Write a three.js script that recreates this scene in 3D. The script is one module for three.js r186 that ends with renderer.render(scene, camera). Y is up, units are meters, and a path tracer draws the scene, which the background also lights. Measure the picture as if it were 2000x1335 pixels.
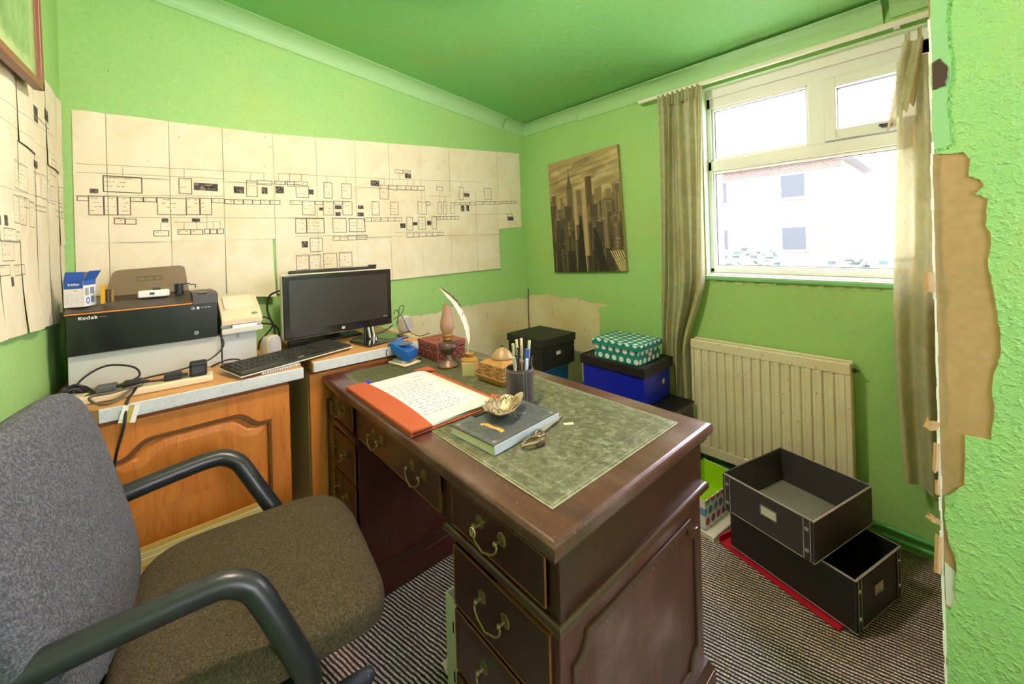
import * as THREE from 'three';
import { RoundedBoxGeometry } from 'three/addons/geometries/RoundedBoxGeometry.js';
import { mergeGeometries } from 'three/addons/utils/BufferGeometryUtils.js';

const scene = new THREE.Scene();
const renderer = new THREE.WebGLRenderer({ antialias: true });
renderer.toneMapping = THREE.LinearToneMapping;
renderer.toneMappingExposure = 1.22;
renderer.shadowMap.enabled = true;

// ---------- camera: level shift lens, eye 1.296 m above the carpet, slight roll ----------
const camera = new THREE.PerspectiveCamera(2 * Math.atan(667.5 / 779.6) * 180 / Math.PI, 2000 / 1335, 0.05, 200);
camera.position.set(0, 1.296, 0);
camera.rotation.order = 'YXZ';
camera.rotation.set(0, -0.7291, -0.0282);
camera.setViewOffset(2000, 1335, 0, 193.5, 2000, 1335);
camera.updateProjectionMatrix();
scene.add(camera);

// ---------- sky: bright overcast, the only light that comes through the two openings ----------
scene.background = new THREE.Color().setRGB(1.0, 0.92, 1.07);
scene.backgroundIntensity = 15.5;
// sun behind this house: it lights the far side of the garden and never enters the room
const sun = new THREE.DirectionalLight(new THREE.Color().setRGB(1, 0.97, 0.92), 16); sun.name = 'sun';
sun.position.set(-20, 26, -12); sun.target.position.set(6, 0, -4); sun.castShadow = true;
sun.shadow.camera.left = sun.shadow.camera.bottom = -30; sun.shadow.camera.right = sun.shadow.camera.top = 30; sun.shadow.camera.far = 120;
scene.add(sun, sun.target);

// ---------- helpers ----------
let seed = 7;
const rnd = () => { seed = (seed * 1664525 + 1013904223) >>> 0; return seed / 4294967296; };
const rr = (a, b) => a + (b - a) * rnd();
const V = (x, y, z) => new THREE.Vector3(x, y, z);
const used = {};
const numbered = (n) => { const k = used[n] = (used[n] ?? -1) + 1; return k ? n + '_' + String(k).padStart(3, '0') : n; };
const baseOf = new WeakMap();
function mesh(name, geo, mat) {
  const m = new THREE.Mesh(Array.isArray(geo) ? mg(geo) : geo, mat);
  m.name = name; m.castShadow = m.receiveShadow = true;
  return m;
}
function mg(list) {
  const l = list.map((g) => {
    let q = g.index ? g.toNonIndexed() : g.clone();
    for (const k of Object.keys(q.attributes)) if (!['position', 'normal', 'uv'].includes(k)) q.deleteAttribute(k);
    if (!q.attributes.uv) q.setAttribute('uv', new THREE.BufferAttribute(new Float32Array(q.attributes.position.count * 2), 2));
    q.morphAttributes = {};
    return q;
  });
  return l.length > 1 ? mergeGeometries(l) : l[0];
}
function thing(name, label, category, pos = [0, 0, 0], o = {}) {
  const g = new THREE.Group(); g.name = numbered(name);
  g.position.set(...pos); g.rotation.y = o.rot ?? 0;
  if (o.kind) g.userData = { label, kind: o.kind }; else g.userData = { label, category };
  if (o.group) g.userData.group = o.group;
  baseOf.set(g, pos); scene.add(g); return g;
}
function W(g, name, geo, mat) {            // part given in room coordinates (things that are not turned)
  const m = mesh(name, geo, mat), p = baseOf.get(g);
  m.geometry.translate(-p[0], -p[1], -p[2]); g.add(m); baseOf.set(m, p); return m;
}
function L(g, name, geo, mat) { const m = mesh(name, geo, mat); g.add(m); return m; }
function solo(name, label, category, geo, mat, o = {}) {   // a thing that is one mesh, given in room coordinates
  const m = mesh(numbered(name), geo, mat); m.geometry.computeBoundingBox();
  const c = m.geometry.boundingBox.getCenter(V(0, 0, 0)); c.y = m.geometry.boundingBox.min.y;
  m.geometry.translate(-c.x, -c.y, -c.z); m.position.copy(c);
  m.userData = { label, category }; if (o.group) m.userData.group = o.group;
  scene.add(m); return m;
}
function structure(name, geo, mat, label) {
  const m = mesh(numbered(name), geo, mat); m.userData = { kind: 'structure', label }; scene.add(m); return m;
}
// box by extents, with rounded edges when r > 0
function B(x0, x1, y0, y1, z0, z1, r = 0, seg = 2) {
  const w = x1 - x0, h = y1 - y0, d = z1 - z0;
  r = Math.min(r, w / 2.01, h / 2.01, d / 2.01);
  const g = r > 0 ? new RoundedBoxGeometry(w, h, d, seg, r) : new THREE.BoxGeometry(w, h, d);
  return g.translate((x0 + x1) / 2, (y0 + y1) / 2, (z0 + z1) / 2);
}
const tube = (pts, r, n = 24, rs = 7, closed = false) => new THREE.TubeGeometry(new THREE.CatmullRomCurve3(pts.map((p) => p.isVector3 ? p : V(...p)), closed, 'centripetal'), n, r, rs, closed);
function rod(a, b, r0, r1 = r0, n = 12) {
  a = a.isVector3 ? a : V(...a); b = b.isVector3 ? b : V(...b);
  const d = b.clone().sub(a), g = new THREE.CylinderGeometry(r1, r0, d.length(), n);
  g.applyQuaternion(new THREE.Quaternion().setFromUnitVectors(V(0, 1, 0), d.normalize()));
  return g.translate((a.x + b.x) / 2, (a.y + b.y) / 2, (a.z + b.z) / 2);
}
const lathe = (pts, n = 28) => new THREE.LatheGeometry(pts.map((p) => new THREE.Vector2(...p)), n);
function shape(pts, holes = []) {
  const s = new THREE.Shape(pts.map((p) => new THREE.Vector2(...p)));
  for (const h of holes) s.holes.push(new THREE.Path(h.map((p) => new THREE.Vector2(...p))));
  return s;
}
const extr = (pts, depth, bevel = 0, holes = [], bs = 2) => new THREE.ExtrudeGeometry(pts instanceof THREE.Shape ? pts : shape(pts, holes), { depth, bevelEnabled: bevel > 0, bevelSize: bevel, bevelThickness: bevel, bevelSegments: bs, curveSegments: 10, steps: 1 });
// turn a shape drawn in (a, b) with thickness c: 'winX' a=z on a face looking to -x, 'posX' a=-z on a face looking to +x, 'up' a=x b=-z lying flat
const PLACE = { winX: [[0, 0, 1], [0, 1, 0], [-1, 0, 0]], posX: [[0, 0, -1], [0, 1, 0], [1, 0, 0]], up: [[1, 0, 0], [0, 0, -1], [0, 1, 0]] };
function place(geo, how, x = 0, y = 0, z = 0) {
  const [a, b, c] = PLACE[how].map((v) => V(...v));
  return geo.applyMatrix4(new THREE.Matrix4().makeBasis(a, b, c)).translate(x, y, z);
}
// uv in metres by the way each face looks; grain axis runs along v
function uvm(geo, s = 1, grain = 'y') {
  const g = geo.index ? geo.toNonIndexed() : geo, p = g.attributes.position;
  const n = g.attributes.normal, uv = new Float32Array(p.count * 2), ax = { x: 0, y: 1, z: 2 }[grain];
  for (let i = 0; i < p.count; i += 3) {
    const nn = [0, 0, 0];
    for (let k = 0; k < 3; k++) { nn[0] += Math.abs(n.getX(i + k)); nn[1] += Math.abs(n.getY(i + k)); nn[2] += Math.abs(n.getZ(i + k)); }
    const m = nn.indexOf(Math.max(...nn)); let o = [0, 1, 2].filter((q) => q !== m);
    if (o[0] === ax) o = [o[1], o[0]];
    for (let k = 0; k < 3; k++) {
      const c = [p.getX(i + k), p.getY(i + k), p.getZ(i + k)];
      uv[(i + k) * 2] = c[o[0]] / s; uv[(i + k) * 2 + 1] = c[o[1]] / s;
    }
  }
  g.setAttribute('uv', new THREE.BufferAttribute(uv, 2)); return g;
}
// ---------- noise and textures ----------
const hash = (x, y, k = 0) => { let h = (x * 374761393 + y * 668265263 + k * 2147483629) | 0; h = Math.imul(h ^ (h >>> 13), 1274126177); return ((h ^ (h >>> 16)) >>> 0) / 4294967296; };
function vn(x, y, per, k) {
  const xi = Math.floor(x), yi = Math.floor(y), fx = x - xi, fy = y - yi, m = (v) => ((v % per) + per) % per;
  const sx = fx * fx * (3 - 2 * fx), sy = fy * fy * (3 - 2 * fy);
  const a = hash(m(xi), m(yi), k), b = hash(m(xi + 1), m(yi), k), c = hash(m(xi), m(yi + 1), k), d = hash(m(xi + 1), m(yi + 1), k);
  return a + (b - a) * sx + (c - a) * sy + (a - b - c + d) * sx * sy;
}
function fbm(x, y, per, oct = 4, k = 0) { let s = 0, a = 0.5; for (let i = 0; i < oct; i++) { s += a * vn(x, y, per, k + i); x *= 2; y *= 2; per *= 2; a *= 0.5; } return s / (1 - 0.5 ** oct); }
function tex(w, h, fn, srgb = true) {
  const d = new Uint8Array(w * h * 4);
  for (let y = 0; y < h; y++) for (let x = 0; x < w; x++) {
    const c = fn(x / w, y / h, x, y), i = (y * w + x) * 4;
    d[i] = Math.max(0, Math.min(255, c[0])); d[i + 1] = Math.max(0, Math.min(255, c[1])); d[i + 2] = Math.max(0, Math.min(255, c[2])); d[i + 3] = 255;
  }
  const t = new THREE.DataTexture(d, w, h); t.wrapS = t.wrapT = THREE.RepeatWrapping; t.magFilter = THREE.LinearFilter; t.minFilter = THREE.LinearMipmapLinearFilter; t.generateMipmaps = true;
  if (srgb) t.colorSpace = THREE.SRGBColorSpace; t.needsUpdate = true; return t;
}
const grey = (w, h, fn) => tex(w, h, (u, v, x, y) => { const g = fn(u, v, x, y) * 255; return [g, g, g]; }, false);
function canvas(w, h, draw) {
  const c = document.createElement('canvas'); c.width = w; c.height = h; const x = c.getContext('2d'); draw(x, w, h);
  const t = new THREE.CanvasTexture(c); t.colorSpace = THREE.SRGBColorSpace; t.anisotropy = 8; return t;
}
const M = (color, roughness = 0.6, o = {}) => new THREE.MeshStandardMaterial({ color, roughness, ...o });
const MP = (color, roughness = 0.6, o = {}) => new THREE.MeshPhysicalMaterial({ color, roughness, ...o });
const mix = (a, b, t) => a.map((v, i) => v + (b[i] - v) * t);

// painted wallpaper: one green, with faint roller mottling, yellowed blotches and specks of dirt
const paintMap = tex(1024, 1024, (u, v) => {
  let c = [161, 204, 122];
  c = mix(c, [146, 201, 125], fbm(u * 6, v * 6, 6, 4, 3));
  const st = fbm(u * 5, v * 5, 5, 5, 40); c = mix(c, [172, 190, 104], Math.max(0, st - 0.56) * 1.7);
  const d = fbm(u * 130, v * 130, 130, 2, 9); c = mix(c, [90, 110, 50], d > 0.9 ? 0.3 : 0);
  const f = (fbm(u * 200, v * 200, 200, 2, 21) - 0.5) * 10; return c.map((q) => q + f);
});
const chipBump = grey(1024, 1024, (u, v) => { const a = fbm(u * 60, v * 60, 60, 3, 5); return 0.35 + 0.5 * Math.max(0, a - 0.45) * 1.6 + 0.12 * fbm(u * 240, v * 240, 240, 2, 8); });
const paint = M(0xffffff, 0.62, { map: paintMap, bumpMap: chipBump, bumpScale: 0.0016 });
const chipMap = paintMap.clone(); chipMap.needsUpdate = true;
const paintChip = M(0xffffff, 0.55, { map: chipMap, bumpMap: chipBump, bumpScale: 0.006 });
const ceilPaint = M(0xffffff, 0.7, { map: paintMap, bumpMap: chipBump, bumpScale: 0.003, color: 0xcdf3ea });
const coveMat = M('#9fcf95', 0.5);
const plasterMap = tex(512, 512, (u, v) => {
  let c = mix([216, 208, 168], [228, 222, 190], fbm(u * 7, v * 7, 7, 4, 2));
  c = mix(c, [196, 168, 112], Math.max(0, fbm(u * 4, v * 4, 4, 4, 77) - 0.5) * 1.4);
  if (fbm(u * 70, v * 70, 70, 2, 31) > 0.85) c = mix(c, [110, 80, 50], 0.4); return c;
});
const plaster = M(0xffffff, 0.85, { map: plasterMap });
const brownMap = tex(512, 512, (u, v) => {
  let c = mix([176, 138, 92], [190, 156, 112], fbm(u * 5, v * 5, 5, 4, 12));
  c = mix(c, [142, 122, 82], Math.max(0, fbm(u * 3, v * 3, 3, 4, 55) - 0.5) * 1.3);
  const f = (fbm(u * 120, v * 120, 120, 2, 4) - 0.5) * 14; return c.map((q) => q + f);
});
const brownWall = M(0xffffff, 0.9, { map: brownMap });
const tornEdge = M('#efece2', 0.9);
// ================= the room =================
const XW = 2.25, ZB = -2.34, XL = -0.268, XN = 1.2, ZR = 1.35;
const ceilY = (x) => 2.225 + (XW - x) * 0.117;
// carpet: low loop pile in narrow ribs
const carpetMap = tex(1024, 1024, (u, v, x, y) => {
  const rib = 0.5 + 0.5 * Math.cos(u * Math.PI * 2 * 40 + (fbm(u * 20, v * 20, 20, 2, 6) - 0.5) * 2.2);
  const loop = 0.5 + 0.5 * Math.cos(v * Math.PI * 2 * 56 + hash(Math.floor(u * 40), 3) * 6.28);
  const f = fbm(u * 120, v * 120, 120, 3, 17), k = Math.max(0, Math.min(1, rib * 1.7 - 0.3)) * (0.68 + 0.32 * loop) * (0.55 + 0.9 * f);
  let c = mix([42, 34, 32], [238, 222, 212], k);
  return mix(c, [120, 92, 62], 0.35 * Math.max(0, fbm(u * 5, v * 5, 5, 3, 90) - 0.45) * 2);
});
const carpetBump = grey(1024, 1024, (u, v) => (0.5 + 0.5 * Math.cos(u * Math.PI * 2 * 40 + (fbm(u * 20, v * 20, 20, 2, 6) - 0.5) * 2.2)) * 0.8 + 0.2 * fbm(u * 120, v * 120, 120, 2, 17));
const carpet = M(0xffffff, 0.95, { map: carpetMap, bumpMap: carpetBump, bumpScale: 0.003 });
structure('floor', uvm(B(XL - 0.2, XW + 0.3, -0.12, 0, ZB - 0.2, ZR + 0.2).rotateY(-0.24), 0.5, 'z').rotateY(0.24), carpet, 'ribbed loop pile carpet in brown and beige');
// ceiling falls towards the window wall
{
  const x0 = XL - 0.2, x1 = XW + 0.3, t = 0.12;
  const g = extr([[x0, ceilY(x0)], [x1, ceilY(x1)], [x1, ceilY(x1) + t], [x0, ceilY(x0) + t]], ZR + 0.4 - ZB);
  g.translate(0, 0, ZB - 0.2); structure('ceiling', uvm(g, 1.6), ceilPaint, 'green painted textured ceiling sloping down to the window');
}
const jag = (pts, amp, n) => { const o = []; for (let i = 0; i < pts.length - 1; i++) { const [a, b] = pts[i], [c, d] = pts[i + 1]; for (let k = 0; k < n; k++) { const t = k / n; o.push([a + (c - a) * t + (k ? rr(-amp, amp) : 0), b + (d - b) * t + (k ? rr(-amp, amp) : 0)]); } } o.push(pts[pts.length - 1]); return o; };
// back wall: bare plaster with a wallpaper skin that stops above the desk
{
  const wb = structure('wall_back', uvm(extr([[XL - 0.2, 0], [XW + 0.3, 0], [XW + 0.3, ceilY(XW) + 0.05], [XL - 0.2, ceilY(XL) + 0.05]], 0.2).translate(0, 0, ZB - 0.2), 1.3), plaster, 'back wall with green wallpaper above bare plaster');
  const low = jag([[1.0, 0.0], [1.0, 0.78], [1.13, 0.8], [1.2, 0.845], [1.385, 0.838], [1.45, 0.85], [1.506, 0.866], [1.62, 0.857], [1.772, 0.858], [1.98, 0.852], [2.12, 0.856], [XW, 0.838]], 0.004, 4);
  const poly = [[XL, 0], ...low, [XW, ceilY(XW)], [XL, ceilY(XL)]];
  const wp = mesh('wallpaper', uvm(extr(poly, 0.002).translate(0, 0, ZB), 1.9), paint); wb.add(wp);
  // cracked corner filler
  const cr = []; for (let i = 0; i < 2; i++) cr.push(tube([[XW - 0.006, 0.3 + i * 0.3, ZB + 0.008], [XW - 0.012 + i * 0.004, 0.45 + i * 0.3, ZB + 0.006], [XW - 0.005, 0.62 + i * 0.3, ZB + 0.01]], 0.0035, 12, 5));
  const ck = mesh('filler_crack', cr, M('#5d4a30', 0.9)); wb.add(ck);
}
// window wall with its opening
const WIN = { z0: -0.925, z1: -0.045, y0: 1.085, y1: 2.105 };
{
  const o = [[WIN.z0, WIN.y0], [WIN.z0, WIN.y1], [WIN.z1, WIN.y1], [WIN.z1, WIN.y0]];
  const ww = structure('wall_window', uvm(place(extr([[ZB - 0.2, 0], [ZR + 0.2, 0], [ZR + 0.2, 2.3], [ZB - 0.2, 2.3]], 0.26, 0, [o]), 'winX', XW + 0.26, 0, 0), 1.3), plaster, 'window wall with green wallpaper, bare plaster low in the corner');
  const low = jag([[ZB, 0.86], [-2.29, 0.876], [-2.2, 0.878], [-2.11, 0.896], [-1.966, 0.876], [-1.821, 0.888], [-1.7, 0.862], [-1.6, 0.868], [-1.55, 0.856], [-1.62, 0.848], [-1.66, 0.825], [-1.64, 0.787], [-1.645, 0.594], [-1.65, 0]], 0.004, 4);
  const poly = [...low, [WIN.z1, 0], [WIN.z1, 2.225], [ZB, 2.225]];
  const hole = [[WIN.z0, WIN.y0 - 0.02], [WIN.z0, WIN.y1], [WIN.z1 - 0.001, WIN.y1], [WIN.z1 - 0.001, WIN.y0 - 0.02]];
  ww.add(mesh('wallpaper', uvm(place(extr(poly, 0.002, 0, [hole]), 'winX', XW, 0, 0), 1.7), paint));
  // painted reveals
  ww.add(mesh('reveal', [uvm(B(XW - 0.002, XW + 0.06, WIN.y1 - 0.003, WIN.y1, WIN.z0, WIN.z1), 1.5), uvm(B(XW - 0.002, XW + 0.06, WIN.y0, WIN.y1, WIN.z0, WIN.z0 + 0.003), 1.5)], M('#cfeec8', 0.5)));
  // torn lip of wallpaper under the sill
  const fl = []; for (let i = 0; i < 14; i++) { const z = -0.9 + i * 0.058 + rr(-0.01, 0.01); fl.push(B(XW - 0.006, XW - 0.001, 1.052 + rr(-0.004, 0.002), 1.066, z, z + rr(0.02, 0.05))); }
  ww.add(mesh('torn_wallpaper_lip', fl, M('#bfd79a', 0.8)));
}
// left wall
structure('wall_left', uvm(B(XL - 0.2, XL, 0, 2.56, ZB - 0.2, ZR + 0.2), 1.9), paint, 'left wall painted green');
// wall projection on the right with its torn arris
{
  const wr = structure('wall_right', uvm(B(XN + 0.003, XW, 0, 2.42, -0.033, ZR), 1.2), brownWall, 'near right wall, green woodchip paper torn away from brown backing');
  const yT = 2.38;
  const edge = jag([[-0.034, 0], [-0.034, 0.45]], 0.002, 10);
  const p1 = [[-0.034, 0.517], [-0.025, 0.52], [-0.018, 0.55], [-0.016, 0.619], [-0.027, 0.67], [-0.03, 0.695], [-0.03, 0.75], [-0.002, 0.783], [0.001, 0.885], [0.035, 0.887], [0.039, 0.948], [0.037, 0.987], [0.043, 1.028], [0.049, 1.058], [0.049, 1.107], [0.045, 1.146], [0.042, 1.185], [0.037, 1.224], [0.041, 1.284], [0.035, 1.304], [0.039, 1.355], [0.023, 1.367], [0.034, 1.381], [0.03, 1.394], [0.016, 1.401], [0.018, 1.436], [0.008, 1.451], [-0.033, 1.453]];
  const poly = [...edge, ...jag(p1, 0.0015, 4), ...jag([[-0.033, 1.46], [-0.032, 1.6], [-0.03, 1.78], [-0.03, 2.1], [-0.03, yT]], 0.0018, 8), [ZR, yT], [ZR, 0]];
  wr.add(mesh('wallpaper', uvm(place(extr(poly, 0.003), 'winX', XN + 0.003, 0, 0), 0.42), paintChip));
  // second skin of thick paper folded at the top of the arris, lighter green
  const flap = jag([[-0.033, 1.46], [-0.006, 1.47], [-0.012, 1.55], [-0.004, 1.62], [-0.01, 1.72], [-0.002, 1.79], [-0.014, 1.8], [-0.03, 1.79]], 0.0012, 5);
  wr.add(mesh('lifted_paper', uvm(place(extr(flap, 0.004), 'winX', XN, 0, 0), 1.1), M('#93c488', 0.6, { bumpMap: chipBump, bumpScale: 0.002 })));
  wr.add(mesh('exposed_backing', [place(extr(jag([[-0.037, 1.775], [-0.012, 1.775], [-0.014, 1.83], [-0.02, 1.9], [-0.03, 1.9]], 0.0015, 4), 0.006), 'winX', XN - 0.001, 0, 0), place(extr(jag([[-0.03, 1.585], [-0.012, 1.588], [-0.008, 1.62], [-0.018, 1.645], [-0.03, 1.64]], 0.0015, 4), 0.005), 'winX', XN - 0.001, 0, 0)], M('#4f3a30', 0.95)));
  // pale torn fibres along the arris and curled scraps
  const fib = []; for (let i = 0; i < 60; i++) { const y = 0.35 + i * 0.023, zc = -0.034 + (y > 1.45 ? 0.003 : 0); fib.push(B(XN - 0.003 - rr(0, 0.002), XN + 0.004, y, y + 0.0245, zc - rr(0.002, 0.0045), zc + rr(0, 0.0014))); }
  wr.add(mesh('torn_paper_fibres', fib, tornEdge));
  const scr = [];
  for (const [y, h, w, l] of [[1.19, 0.042, 0.016, 0.0], [0.895, 0.02, 0.02, 0.3], [0.83, 0.06, 0.009, 0.05], [0.77, 0.03, 0.007, 0.0], [0.7, 0.012, 0.022, 0.4], [0.63, 0.08, 0.011, 0.05]]) {
    const g = new THREE.PlaneGeometry(w, h, 6, 6), p = g.attributes.position;
    for (let i = 0; i < p.count; i++) { const t = p.getX(i) / w + 0.5; p.setZ(i, Math.sin(t * 2.2) * 0.012 * (1 - t) + rr(-0.001, 0.001)); p.setY(i, p.getY(i) + rr(-0.003, 0.003)); }
    g.computeVertexNormals(); g.rotateY(-Math.PI / 2 + 0.1).rotateX(l).translate(XN - 0.008, y, -0.036 - w * 0.42); scr.push(g);
  }
  wr.add(mesh('curled_paper_scrap', scr, M('#c9a278', 0.9, { side: THREE.DoubleSide })));
  wr.add(mesh('bare_primer_patch', place(extr(jag([[-0.032, 0.525], [-0.02, 0.522], [-0.017, 0.56], [-0.018, 0.6], [-0.032, 0.612]], 0.001, 3), 0.0012), 'winX', XN + 0.003, 0, 0), M('#ddd9c8', 0.9)));
}
// wall behind the camera; its unseen glazed door is added for fill daylight
{
  const z0 = ZR, h = [[0.15, 0.05], [0.15, 2.02], [0.95, 2.02], [0.95, 0.05]];
  structure('wall_front', uvm(extr([[XL - 0.2, 0], [XN, 0], [XN, 2.4], [XL - 0.2, 2.56]], 0.2, 0, [h]).translate(0, 0, z0), 1.9), paint, 'wall behind the viewer with an added doorway');
  const d = thing('door_1', 'white framed glazed door added unseen behind the viewer for fill daylight', '', [0.55, 0, z0 + 0.1], { kind: 'structure' });
  const wf = M('#eef0f0', 0.4);
  W(d, 'door_frame', [B(0.15, 0.22, 0.05, 2.02, z0 + 0.06, z0 + 0.12, 0.004), B(0.88, 0.95, 0.05, 2.02, z0 + 0.06, z0 + 0.12, 0.004), B(0.22, 0.88, 1.94, 2.02, z0 + 0.061, z0 + 0.119, 0.004), B(0.22, 0.88, 0.92, 1.02, z0 + 0.061, z0 + 0.119, 0.004)], wf);
  W(d, 'lower_panel', B(0.22, 0.88, 0.05, 0.92, z0 + 0.075, z0 + 0.105, 0.004), wf);
  W(d, 'pane', B(0.22, 0.88, 1.02, 1.94, z0 + 0.085, z0 + 0.091), MP('#ffffff', 0.02, { transmission: 1, thickness: 0 }));
}
// ---------- coving ----------
{
  const prof = (s) => { const p = [[0, 0], [0, -s], [0.006, -s - 0.004]]; for (let i = 0; i <= 8; i++) { const a = i / 8 * Math.PI / 2; p.push([0.008 + s * 0.92 * (1 - Math.cos(a)), -s + s * 0.92 * Math.sin(a)]); } p.push([s + 0.004, -0.006], [s + 0.002, 0]); return p; };
  // back wall: runs down with the ceiling, in two lengths
  const t1 = thing('trim_1', 'sagging green plaster coving along the back wall', '', [1, 2.3, ZB], { kind: 'structure' });
  for (const [xa, xb, s] of [[XL, 2.02, 0.08], [2.03, XW - 0.005, 0.07]]) {
    const len = Math.hypot(xb - xa, (xb - xa) * 0.117), g = extr(prof(s).map(([a, b]) => [a, b]), len);   // a out from wall, b down, c along
    const ang = Math.atan(0.117), ax = V(Math.cos(ang), -Math.sin(ang), 0), up = V(Math.sin(ang), Math.cos(ang), 0);
    g.applyMatrix4(new THREE.Matrix4().makeBasis(V(0, 0, 1), up, ax.clone().negate()).setPosition(xb, ceilY(xb), ZB + 0.002)); g.computeVertexNormals();
    W(t1, 'cove_section', g.toNonIndexed ? g : g, coveMat);
  }
  const t2 = thing('trim_2', 'green plaster coving above the window, one end slipped', '', [XW, 2.2, -1], { kind: 'structure' });
  for (const [za, zb, s, drop] of [[ZB, -1.78, 0.07, 0], [-1.775, -0.19, 0.076, 0.004], [-0.17, -0.035, 0.07, -0.012]]) {
    const g = extr(prof(s), zb - za); g.applyMatrix4(new THREE.Matrix4().makeBasis(V(-1, 0, 0), V(0, 1, 0), V(0, 0, -1)).setPosition(XW - 0.002, ceilY(XW) - drop, zb)); 
    W(t2, 'cove_section', g, coveMat);
  }
}
// ---------- window ----------
const upvc = M('#e4eaea', 0.35), gasket = M('#2b3338', 0.7), glassPane = MP('#ffffff', 0.01, { transmission: 1, thickness: 0, ior: 1.45 });
{
  const w = thing('window_1', 'white plastic window with fixed lower light and a top hung opener', '', [XW + 0.1, WIN.y0, -0.47], { kind: 'structure' });
  const x0 = XW + 0.05, x1 = XW + 0.12, zL = WIN.z0, zR = WIN.z1, yb = 1.1, yt = WIN.y1;
  const fr = (n, a) => W(w, n, a, upvc);
  fr('frame_jamb', B(x0, x1, yb, yt, zL, zL + 0.025, 0.004)); fr('frame_jamb', B(x0, x1, yb, yt, zR - 0.06, zR, 0.004));
  fr('frame_head', [B(x0, x1, 2.0, yt, zL, zR, 0.006), B(x0 - 0.012, x0, 2.055, yt, zL, zR, 0.004)]);
  fr('frame_bottom_rail', [B(x0, x1, yb, yb + 0.03, zL, zR, 0.006)]);
  fr('transom', [B(x0, x1, 1.658, 1.715, zL, zR, 0.006), B(x0 + 0.015, x1, 1.65, 1.66, zL, zR, 0.003)]);
  fr('mullion', B(x0, x1, 1.71, 2.01, -0.462, -0.398, 0.006));
  // opener
  const sash = (z0, z1, y0, y1, t, d0, d1) => [B(d0, d1, y0, y1, z0, z0 + t, 0.005), B(d0, d1, y0, y1, z1 - t, z1, 0.005), B(d0 + 0.0006, d1, y0, y0 + t, z0 + t * 0.98, z1 - t * 0.98, 0.002), B(d0 + 0.0006, d1, y1 - t, y1, z0 + t * 0.98, z1 - t * 0.98, 0.002)];
  const op = W(w, 'opener_sash', sash(-0.4, -0.055, 1.718, 1.998, 0.045, x0 - 0.018, x1 - 0.01), upvc);
  const hd = mesh('window_handle', [B(x0 - 0.032, x0 - 0.018, 1.735, 1.75, -0.21, -0.175, 0.004), B(x0 - 0.046, x0 - 0.034, 1.737, 1.748, -0.215, -0.12, 0.005)], M('#3a3f42', 0.4)); hd.geometry.translate(-(XW + 0.1), -WIN.y0, 0.47); op.add(hd);
  W(w, 'glazing_bead', [...sash(-0.9, -0.462, 1.715, 2.0, 0.012, x0 + 0.01, x0 + 0.03), ...sash(zL + 0.022, zR - 0.06, yb + 0.028, 1.655, 0.012, x0 + 0.012, x0 + 0.03)], M('#f4f7f8', 0.35));
  W(w, 'gasket', [...sash(-0.889, -0.473, 1.726, 1.99, 0.004, x0 + 0.02, x0 + 0.034), ...sash(-0.357, -0.098, 1.761, 1.955, 0.004, x0 + 0.01, x0 + 0.034), ...sash(zL + 0.033, zR - 0.071, yb + 0.039, 1.644, 0.004, x0 + 0.02, x0 + 0.034)], gasket);
  W(w, 'pane', B(x0 + 0.034, x0 + 0.039, 1.725, 1.99, -0.89, -0.472), glassPane);
  W(w, 'pane', B(x0 + 0.034, x0 + 0.039, 1.76, 1.956, -0.358, -0.097), glassPane);
  W(w, 'pane', B(x0 + 0.034, x0 + 0.039, yb + 0.038, 1.645, zL + 0.032, zR - 0.07), glassPane);
  const s = thing('trim_3', 'painted sill board under the window', '', [XW, 1.07, -0.5], { kind: 'structure' });
  W(s, 'sill_board', B(XW - 0.022, XW + 0.06, 1.066, 1.084, WIN.z0 - 0.015, WIN.z1 - 0.02, 0.004), M('#7cbd7e', 0.45));
  W(s, 'sill_top_strip', B(XW - 0.018, XW + 0.056, 1.0845, 1.09, WIN.z0, WIN.z1 - 0.022, 0.002), M('#eef1f0', 0.4));
  W(s, 'sill_nosing', B(XW + 0.02, XW + 0.07, 1.09, 1.1, WIN.z0 + 0.002, WIN.z1 - 0.022, 0.003), upvc);
}
// heating pipes low on the window wall
{
  const t = thing('trim_4', 'pair of green painted heating pipes along the foot of the window wall', '', [XW - 0.03, 0.05, -0.6], { kind: 'structure' });
  W(t, 'pipe', rod([XW - 0.028, 0.045, -1.6], [XW - 0.028, 0.045, -0.036], 0.0095), M('#5cb56c', 0.4));
  W(t, 'pipe', rod([XW - 0.028, 0.082, -1.6], [XW - 0.028, 0.082, -0.036], 0.0095), M('#5cb56c', 0.4));
}
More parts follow.
